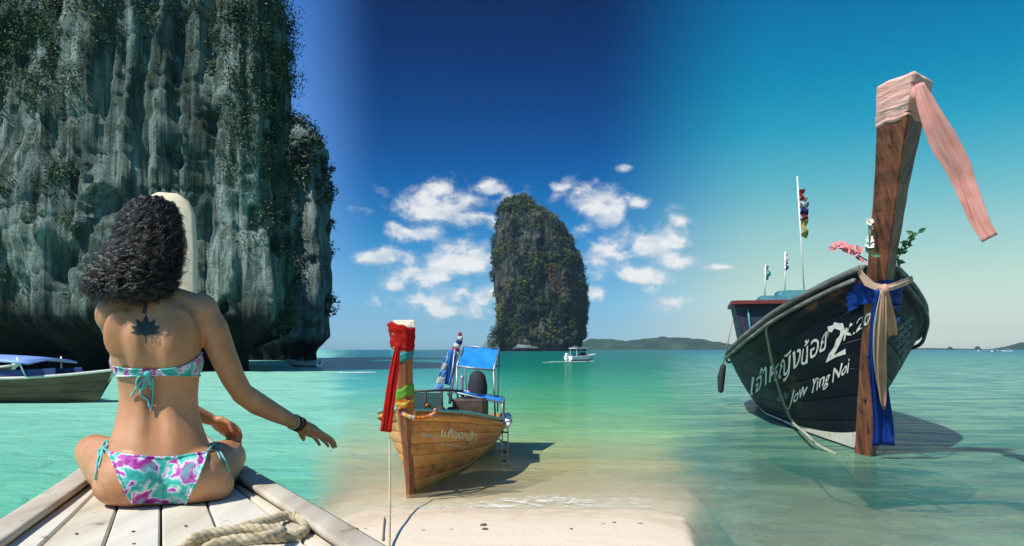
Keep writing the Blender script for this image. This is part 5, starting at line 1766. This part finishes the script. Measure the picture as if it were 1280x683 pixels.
# right arm reaching out
B.ellipsoid(W(253, 389, 2.39), RGT * .046, FWD * .050, UP * .052)
B.capsule([W(252, 390, 2.39), W(266, 412, 2.395), W(279, 445, 2.41), W(292, 474, 2.43), W(303, 492, 2.45)], [.046, .045, .040, .036, .033])
B.capsule([W(303, 492, 2.45), W(322, 505, 2.49), W(345, 517, 2.54), W(372, 530, 2.60)], [.034, .036, .030, .0215])
wr = W(374, 531, 2.605)
pd = (W(406, 547, 2.67) - wr).normalized()
ps_ = pd.cross(UP).normalized()           # across the palm
pn_ = ps_.cross(pd).normalized()
B.capsule([wr - pd * .01, wr + pd * .035, wr + pd * .065], [.020, .024, .024])
pc_ = wr + pd * .062
B.ellipsoid(pc_, pd * .045, ps_ * .040, pn_ * .016, 16, 10)
for k, (off, ln, cv) in enumerate([(-.038, .070, .16), (-.013, .080, .13), (.012, .075, .20), (.036, .060, .28)]):
    p0 = wr + pd * .095 + ps_ * off - pn_ * 0.002
    p1 = p0 + (pd * .9 - pn_ * cv * .5 + ps_ * off * 5).normalized() * ln * .45
    p2 = p1 + (pd * .8 - pn_ * cv * 1.3 + ps_ * off * 4).normalized() * ln * .33
    p3 = p2 + (pd * .6 - pn_ * cv * 2.0).normalized() * ln * .26
    B.capsule([p0 - pd * .02, p0, p1, p2, p3], [.0092, .0090, .0084, .0078, .0068], 10)
tb = wr + pd * .035 - ps_ * .030
B.capsule([wr + pd * .02 - ps_ * .012, tb, tb + (pd * .8 - ps_ * .5 - pn_ * .4).normalized() * .032, tb + (pd * 1.0 - ps_ * .35 - pn_ * .55).normalized() * .058], [.014, .0125, .0105, .0085], 10)
# left arm: across the front, its hand resting on the other knee
B.ellipsoid(W(139, 394, 2.395), RGT * .042, FWD * .048, UP * .050)
B.capsule([W(141, 394, 2.40), W(152, 425, 2.47), W(166, 455, 2.54), W(182, 486, 2.60)], [.043, .041, .037, .033])
B.capsule([W(182, 486, 2.60), W(210, 502, 2.66), W(240, 515, 2.70), W(262, 524, 2.715)], [.034, .034, .028, .021])
w2 = W(262, 524, 2.715)
hd2 = (W(292, 540, 2.74) - w2).normalized()
hs2 = hd2.cross(FWD).normalized()
hs2 = (hs2 * .55 + FWD * -.75).normalized()
hn2 = hd2.cross(hs2).normalized()
if hn2.z < 0:
    hn2 = -hn2
B.ellipsoid(w2 + hd2 * .050, hd2 * .048, hs2 * .038, hn2 * .018, 16, 10)
for k, (off, ln) in enumerate([(-.036, .064), (-.012, .074), (.012, .070), (.035, .054)]):
    p0 = w2 + hd2 * .082 + hs2 * off
    p1 = p0 + (hd2 * .85 - hn2 * .35).normalized() * ln * .45
    p2 = p1 + (hd2 * .55 - hn2 * .85).normalized() * ln * .33
    p3 = p2 + (hd2 * .25 - hn2 * .98).normalized() * ln * .28
    B.capsule([p0 - hd2 * .02, p0, p1, p2, p3], [.0092, .0090, .0084, .0078, .0068], 10)
tb2 = w2 + hd2 * .030 + hs2 * .030
B.capsule([w2 + hd2 * .02 + hs2 * .012, tb2, tb2 + (hd2 * .8 + hs2 * .5 - hn2 * .3).normalized() * .032, tb2 + (hd2 + hs2 * .3 - hn2 * .6).normalized() * .056], [.014, .0125, .0105, .0085], 10)

wroot = thing('person', 'woman with long curly black hair in a teal and magenta bikini sitting on the deck', 'person', loc(0, 2.42, DK))
raw = bpy.data.objects.new('body_tmp', B.mesh('body_tmp', origin(wroot)))
COL.objects.link(raw)
md = raw.modifiers.new('remesh', 'REMESH')
md.mode = 'VOXEL'
md.voxel_size = 0.0040
md.adaptivity = 0
ms = raw.modifiers.new('smooth', 'SMOOTH')
ms.factor = 0.5
ms.iterations = 16
dg = bpy.context.evaluated_depsgraph_get()
bme = bpy.data.meshes.new_from_object(raw.evaluated_get(dg))
bpy.data.objects.remove(raw)
# flatten against the deck
co_ = np.zeros(len(bme.vertices) * 3, np.float32)
bme.vertices.foreach_get('co', co_)
co_ = co_.reshape(-1, 3)
dkz = 0.004
low = co_[:, 2] < dkz
co_[low, 2] = dkz
bme.vertices.foreach_set('co', co_.ravel())
bme.update()
body = link('body', bme, skin, wroot, True)
off_ = origin(wroot)
polys = [tuple(p.vertices) for p in bme.polygons]
BB = BVHTree.FromPolygons([tuple(Vector(c) + off_) for c in co_], polys)


def on_body(px, py, off=0.003):
    h_ = BB.ray_cast(Vector((0, 0, H)), ray(px, py).normalized())
    if h_[0] is None:
        return None
    n_ = h_[1]
    if n_.dot(ray(px, py)) > 0:
        n_ = -n_
    return h_[0] + n_ * off


def patch_grid(rows, off):
    """rows of picture positions laid on the body; returns a cloth patch with a thin edge"""
    G = []
    for row in rows:
        pts = []
        last = None
        for px, py in row:
            p = on_body(px, py, off)
            pts.append(p)
        # fill misses from neighbours
        for i in range(len(pts)):
            if pts[i] is None:
                for d_ in range(1, len(pts)):
                    for j in (i - d_, i + d_):
                        if 0 <= j < len(pts) and pts[j] is not None and pts[i] is None:
                            pts[i] = pts[j]
        G.append(pts)
    mb = MB()
    mb.grid(G)
    return mb, G


def tie_dye(name):
    m, t, b, co, out = mat_new(name)
    n1 = t.noise(co, 26.0, 2.0, 0.5, 0.6)
    n2 = t.noise(co, 14.0, 1.0, 0.5, 0.4)
    n3 = t.noise(co, 90.0, 3.0, 0.6)
    f = t.math('ADD', n1, t.math('MULTIPLY', t.math('SUBTRACT', n3, 0.5), 0.16))
    c = t.ramp(f, [(0.0, (0.05, 0.42, 0.36)), (0.36, (0.02, 0.34, 0.30)), (0.47, (0.10, 0.50, 0.42)), (0.535, (0.70, 0.68, 0.72)), (0.575, (0.50, 0.10, 0.42)), (0.66, (0.28, 0.02, 0.22)), (1.0, (0.18, 0.01, 0.14))])
    c = t.mix(t.math('MULTIPLY', t.smooth(n2, 0.58, 0.68), 0.6), c, (0.06, 0.45, 0.42))
    t.put(b.inputs['Base Color'], c)
    b.inputs['Roughness'].default_value = 0.6
    b.inputs['Specular IOR Level'].default_value = 0.3
    bn = t.new('ShaderNodeBump')
    bn.inputs['Strength'].default_value = 0.3
    bn.inputs['Distance'].default_value = 0.002
    t.put(bn.inputs['Height'], t.noise(co, 40.0, 4.0))
    t.l.new(bn.outputs[0], b.inputs['Normal'])
    return m


M['dye'] = tie_dye('tie_dye_fabric')
M['teal_string'] = mat('teal_string', [(0.04, 0.36, 0.32), (0.10, 0.50, 0.44), (0.4, 0.3, 0.42)], scale=60, rough=0.7, bump=0.2)
# bikini bottom, back panel
rows = []
for f in np.linspace(0, 1, 26):
    py = 567 + f * 61
    Lp = np.interp(py, [567, 580, 600, 615, 628], [137, 143, 151, 158, 166])
    Rp = np.interp(py, [567, 580, 600, 615, 628], [258, 254, 246, 238, 232])
    rows.append([(Lp + (Rp - Lp) * k / 30, py + (1 - f) * 7 * (1 - (2 * k / 30 - 1) ** 2) * 0.8) for k in range(31)])
mbk, G = patch_grid(rows, 0.0045)
bot = part('bikini_bottom', mbk, M['dye'], wroot, True)
part('waist_edge', MB().tube([p for p in G[0]], 0.0042, 6), M['dye'], bot, True)
part('leg_edge', MB().tube([r_[0] for r_ in G], 0.0036, 6), M['dye'], bot, True)
part('leg_edge', MB().tube([r_[-1] for r_ in G], 0.0036, 6), M['dye'], bot, True)


def string(pxs, parent, rad=0.0028, off=0.004, name='string'):
    pts = [on_body(px, py, off) for px, py in pxs]
    pts = [p for p in pts if p is not None]
    if len(pts) < 2:
        return None
    return part(name, MB().tube(curve_pts(pts, 20), rad, 6), M['teal_string'], parent, True)


for pxs in ([(138, 568), (133, 562), (129, 559)], [(129, 559), (133, 552), (136, 558), (130, 560)], [(129, 560), (124, 566), (126, 572), (130, 561)], [(129, 561), (124, 575), (122, 588), (121, 600)], [(130, 561), (128, 574), (125, 584)],
            [(258, 566), (263, 560), (267, 557)], [(267, 557), (262, 550), (264, 545), (268, 556)], [(267, 557), (273, 556), (275, 560), (268, 558)], [(268, 558), (275, 568), (281, 580), (285, 591)], [(267, 558), (272, 570), (275, 577)]):
    string(pxs, bot)
# front of the bottom, out of sight
# bikini top: band round the ribs
rows = []
for f in np.linspace(0, 1, 7):
    row = []
    for k in range(41):
        px = 144 + (254 - 144) * k / 40
        tp_ = np.interp(px, [144, 165, 195, 225, 240, 254], [458, 461, 462.5, 459, 452, 440])
        bt_ = np.interp(px, [144, 165, 195, 225, 254], [470, 469.5, 468, 468.5, 470])
        row.append((px, tp_ + (bt_ - tp_) * f))
    rows.append(row)
mbk, G = patch_grid(rows, 0.0045)
top_ = part('bikini_top', mbk, M['dye'], wroot, True)
part('band_edge', MB().tube(G[0], 0.0026, 6), M['dye'], top_, True)
part('band_edge', MB().tube(G[-1], 0.0026, 6), M['dye'], top_, True)
# halves of the cups on the far side
for x in (165, 228):
    part('cup', MB().ellipsoid(W(x, 452, 2.478), RGT * .060, FWD * .058, UP * .052, 16, 10), M['dye'], top_, True)
kc = on_body(182, 466, 0.010)
part('knot', MB().ellipsoid(kc, RGT * .010, FWD * .007, UP * .009, 10, 8), M['teal_string'], top_, True)
for pxs in ([(182, 466), (174, 470), (172, 480), (178, 486), (182, 478), (182, 467)], [(182, 466), (190, 472), (192, 482), (187, 484), (184, 470)], [(182, 467), (179, 480), (176, 492), (183, 500), (186, 510)], [(183, 467), (191, 485), (190, 500), (187, 514)], [(182, 467), (172, 484), (166, 496)]):
    string(pxs, top_, 0.0030, 0.007)

# tattoo between the shoulder blades: lotus with a line of ornament above
ink = mat('tattoo_ink', [(0.018, 0.030, 0.028), (0.035, 0.05, 0.045)], scale=40, rough=0.5, bump=0)


def petal(cx_, cy_, ang, L_, w_):
    """picture-plane test for one petal"""
    ca, sa = math.cos(ang), math.sin(ang)

    def f(x, y):
        u = (x - cx_) * ca + (y - cy_) * sa
        v = -(x - cx_) * sa + (y - cy_) * ca
        if u < 0 or u > L_:
            return False
        q = u / L_
        return abs(v) < w_ * math.sin(math.pi * q ** 0.8) * (1.15 - q * 0.35)
    return f


tests = [petal(182, 419, R(-90), 26, 6), petal(182, 418, R(-122), 23, 5), petal(182, 418, R(-58), 23, 5), petal(182, 417, R(-152), 21, 4.5), petal(182, 417, R(-28), 21, 4.5), petal(182, 415, R(178), 19, 3.2), petal(182, 415, R(2), 19, 3.2),
         lambda x, y: abs(x - 182) < 0.7 and 416 < y < 429, lambda x, y: (x - 182) ** 2 + (y - 412) ** 2 < 60]
mbt = MB()
st = 0.55
idx = {}
for ix in range(int(42 / st)):
    for iy in range(int(44 / st)):
        x, y = 161 + ix * st, 388 + iy * st
        if any(f(x, y) for f in tests):
            q = []
            for dx_, dy_ in ((0, 0), (1, 0), (1, 1), (0, 1)):
                key = (ix + dx_, iy + dy_)
                if key not in idx:
                    p = on_body(161 + key[0] * st, 388 + key[1] * st, 0.0012)
                    idx[key] = len(mbt.v)
                    mbt.v.append(tuple(p))
                q.append(idx[key])
            mbt.f.append(tuple(q))
part('tattoo', mbt, ink, wroot, True, label='dark lotus tattoo between the shoulder blades')
for k in range(9):
    y = 363 + k * 3.2
    pts = [on_body(181 + 2.6 * math.sin(q * 1.3 + k), y + q * 0.9, 0.0014) for q in range(5)]
    if all(p is not None for p in pts):
        part('tattoo', MB().tube(curve_pts(pts, 10), 0.0020, 5), ink, wroot, True)
# bracelets on the reaching wrist
for k, (q, mt, rr_) in enumerate([(-.030, 'cream_cloth', .0026), (-.018, 'rubber', .0030), (-.004, 'rubber', .0022), (.006, 'orange_cloth', .0024)]):
    c_ = wr + (wr - W(345, 517, 2.54)).normalized() * q
    ax_ = (wr - W(345, 517, 2.54)).normalized()
    x_ = ax_.cross(UP).normalized()
    y_ = ax_.cross(x_)
    R_b = 0.0245
    part('bracelet', MB().tube([c_ + x_ * R_b * math.cos(a_) + y_ * R_b * math.sin(a_) + ax_ * .003 * math.sin(a_ * 2 + k) for a_ in np.linspace(0, 2 * math.pi, 25)], rr_, 6), M[mt], wroot, True)
nail = mat('nail_varnish', [(0.75, 0.62, 0.60)], rough=0.25, bump=0)

# hair: a dark mass with thousands of single curls over it
hairm, th_, bh, coh, _ = mat_new('black_curly_hair')
th_.put(bh.inputs['Base Color'], th_.mix(th_.smooth(th_.noise(coh, 30.0, 2.0), 0.35, 0.65), (0.010, 0.007, 0.006), (0.030, 0.020, 0.016)))
bh.inputs['Roughness'].default_value = 0.38
bh.inputs['Specular IOR Level'].default_value = 0.85
HS = [(251, 184, 205, 2.45, .03), (257, 167, 214, 2.445, .075), (268, 158, 219, 2.44, .105), (285, 151, 222, 2.435, .122), (305, 145, 223, 2.425, .128), (325, 131, 224, 2.41, .124), (342, 118, 223, 2.395, .112), (356, 110, 218, 2.375, .094), (367, 110, 208, 2.36, .072), (376, 120, 188, 2.35, .045), (384, 124, 172, 2.345, .03)]
HA = np.array(HS, float)
rings = []
for i in np.linspace(0, len(HS) - 2.6, 30):
    py, L_, R__, vc, dp = [np.interp(i, range(len(HS)), HA[:, k]) for k in range(5)]
    a_, b_ = W(L_ + 7, py + 2, vc), W(R__ - 6, py + 2, vc)
    c_, hx = (a_ + b_) / 2, (b_ - a_) / 2
    ring = []
    for k in range(36):
        ph = 2 * math.pi * k / 36
        bmp = 1 + 0.05 * math.sin(ph * 5 + i * 1.1) + 0.04 * math.sin(ph * 9 - i * 1.7)
        fr_k = 0.42 if math.sin(ph) > 0 else 0.92          # open towards the face
        ring.append(c_ + hx * (math.cos(ph) * bmp) + FWD * (dp * fr_k * math.sin(ph) * bmp))
    rings.append(ring)
hr_root = part('hair', MB().rings(rings), hairm, wroot, True)
def Wn(px, py, v):
    """vector form of W"""
    rx, rz = (px - 640) / F, (HY - py) / F
    t_ = v / (rx * FWD.x + FWD.y)
    return np.stack([rx * t_, t_, H + rz * t_], -1)


g = np.random.default_rng(3)
NL, NK, NP = 430, 11, 46                       # locks, hairs in a lock, points along a hair
fN = np.array(tuple(FWD))
NS = NL * NK
allv = np.zeros((NS, NP, 3, 3), np.float32)
ff = np.linspace(0, 1, NP)
cnt = 0
rows_ix = np.arange(len(HS))
for s_ in range(NL):
    flyaway = s_ % 13 == 0
    ph = g.uniform(math.pi * 0.92, math.pi * 2.08) if g.random() < 0.93 else g.uniform(0, 2 * math.pi)
    i0 = g.uniform(0.0, 6.6) if g.random() < 0.60 else g.uniform(0.0, 1.6)
    i1 = min(i0 + g.uniform(2.4, 5.2), 8.7 + g.random() ** 1.5 * 1.3 - 0.5 * g.random())
    drift = g.uniform(-0.22, 0.20)
    amp = g.uniform(0.005, 0.012)
    turns = g.uniform(17, 36)
    p0 = g.uniform(0, 6.28)
    lay = g.uniform(0.90, 1.05)
    spread = g.uniform(0.002, 0.0045)
    for k_ in range(NK):
        i = i0 + (i1 - i0 + g.normal() * 0.15) * ff
        i = np.clip(i, 0, len(HS) - 1)
        py, L_, R__, vc, dp = [np.interp(i, rows_ix, HA[:, q]) for q in range(5)]
        loose = (1 + (g.random() ** 2.5) * (0.55 if flyaway else 0.20) * ff ** 1.5)
        pp = ph + drift * ff + g.normal() * 0.03
        ly = lay * loose
        a_, b_ = Wn(L_, py, vc), Wn(R__, py, vc)
        fr_k = np.where(np.sin(pp) > 0, 0.45, 1.0)
        P_ = (a_ + b_) / 2 + (b_ - a_) / 2 * (np.cos(pp) * ly)[:, None] + fN * (dp * fr_k * np.sin(pp) * ly)[:, None]
        seg = np.concatenate([[0], np.cumsum(np.linalg.norm(np.diff(P_, axis=0), axis=1))])
        T_ = np.gradient(P_, axis=0)
        T_ /= np.linalg.norm(T_, axis=1)[:, None] + 1e-9
        X_ = np.cross(T_, np.array([0.3, 0.9, 0.25]))
        X_ /= np.linalg.norm(X_, axis=1)[:, None] + 1e-9
        Y_ = np.cross(T_, X_)
        an = seg * turns * 2 * math.pi + p0 + g.normal() * 0.25
        am = (amp * np.clip(seg / 0.03, 0.15, 1) * (1 + 0.3 * np.sin(seg * 35 + p0)))[:, None]
        o1, o2 = g.normal(size=2) * spread
        grow = (0.6 + 0.9 * ff)[:, None]
        P_ = P_ + X_ * (np.cos(an)[:, None] * am + o1 * grow) + Y_ * (np.sin(an)[:, None] * am * 0.8 + o2 * grow)
        rr_ = g.uniform(0.0006, 0.0011) * np.clip(1.15 - ff ** 3, 0.3, 1)
        for q in range(3):
            a3 = 2 * math.pi * q / 3
            allv[cnt, :, q] = P_ + (X_ * math.cos(a3) + Y_ * math.sin(a3)) * rr_[:, None]
        cnt += 1
vv = allv.reshape(-1, 3) - np.array(off_)
base_ = np.arange(NS)[:, None, None] * NP * 3
ii = np.arange(NP - 1)[None, :, None] * 3
qq = np.arange(3)[None, None, :]
q2 = (qq + 1) % 3
fc = np.stack(np.broadcast_arrays(base_ + ii + qq, base_ + ii + q2, base_ + ii + 3 + q2, base_ + ii + 3 + qq), -1).reshape(-1, 4)
link('curls', npmesh('curls', vv, fc, True), hairm, hr_root, True, kind='stuff')

# ------------------------------------------------------------------ the air over the sea: far hills fade in it
hz = MB().box((0, 0, 66), (4700, 0, 0), (0, 4700, 0), (0, 0, 75))
hm_ = bpy.data.materials.new('haze_air')
hm_.use_nodes = True
hm_.node_tree.nodes.clear()
ho = hm_.node_tree.nodes.new('ShaderNodeOutputMaterial')
hv = hm_.node_tree.nodes.new('ShaderNodeVolumePrincipled')
hv.inputs['Color'].default_value = (0.50, 0.78, 1.0, 1)
hv.inputs['Density'].default_value = 0.00010
hv.inputs['Anisotropy'].default_value = 0.2
hm_.node_tree.links.new(hv.outputs[0], ho.inputs['Volume'])
link('haze', hz.mesh('haze'), hm_, None, kind='stuff')
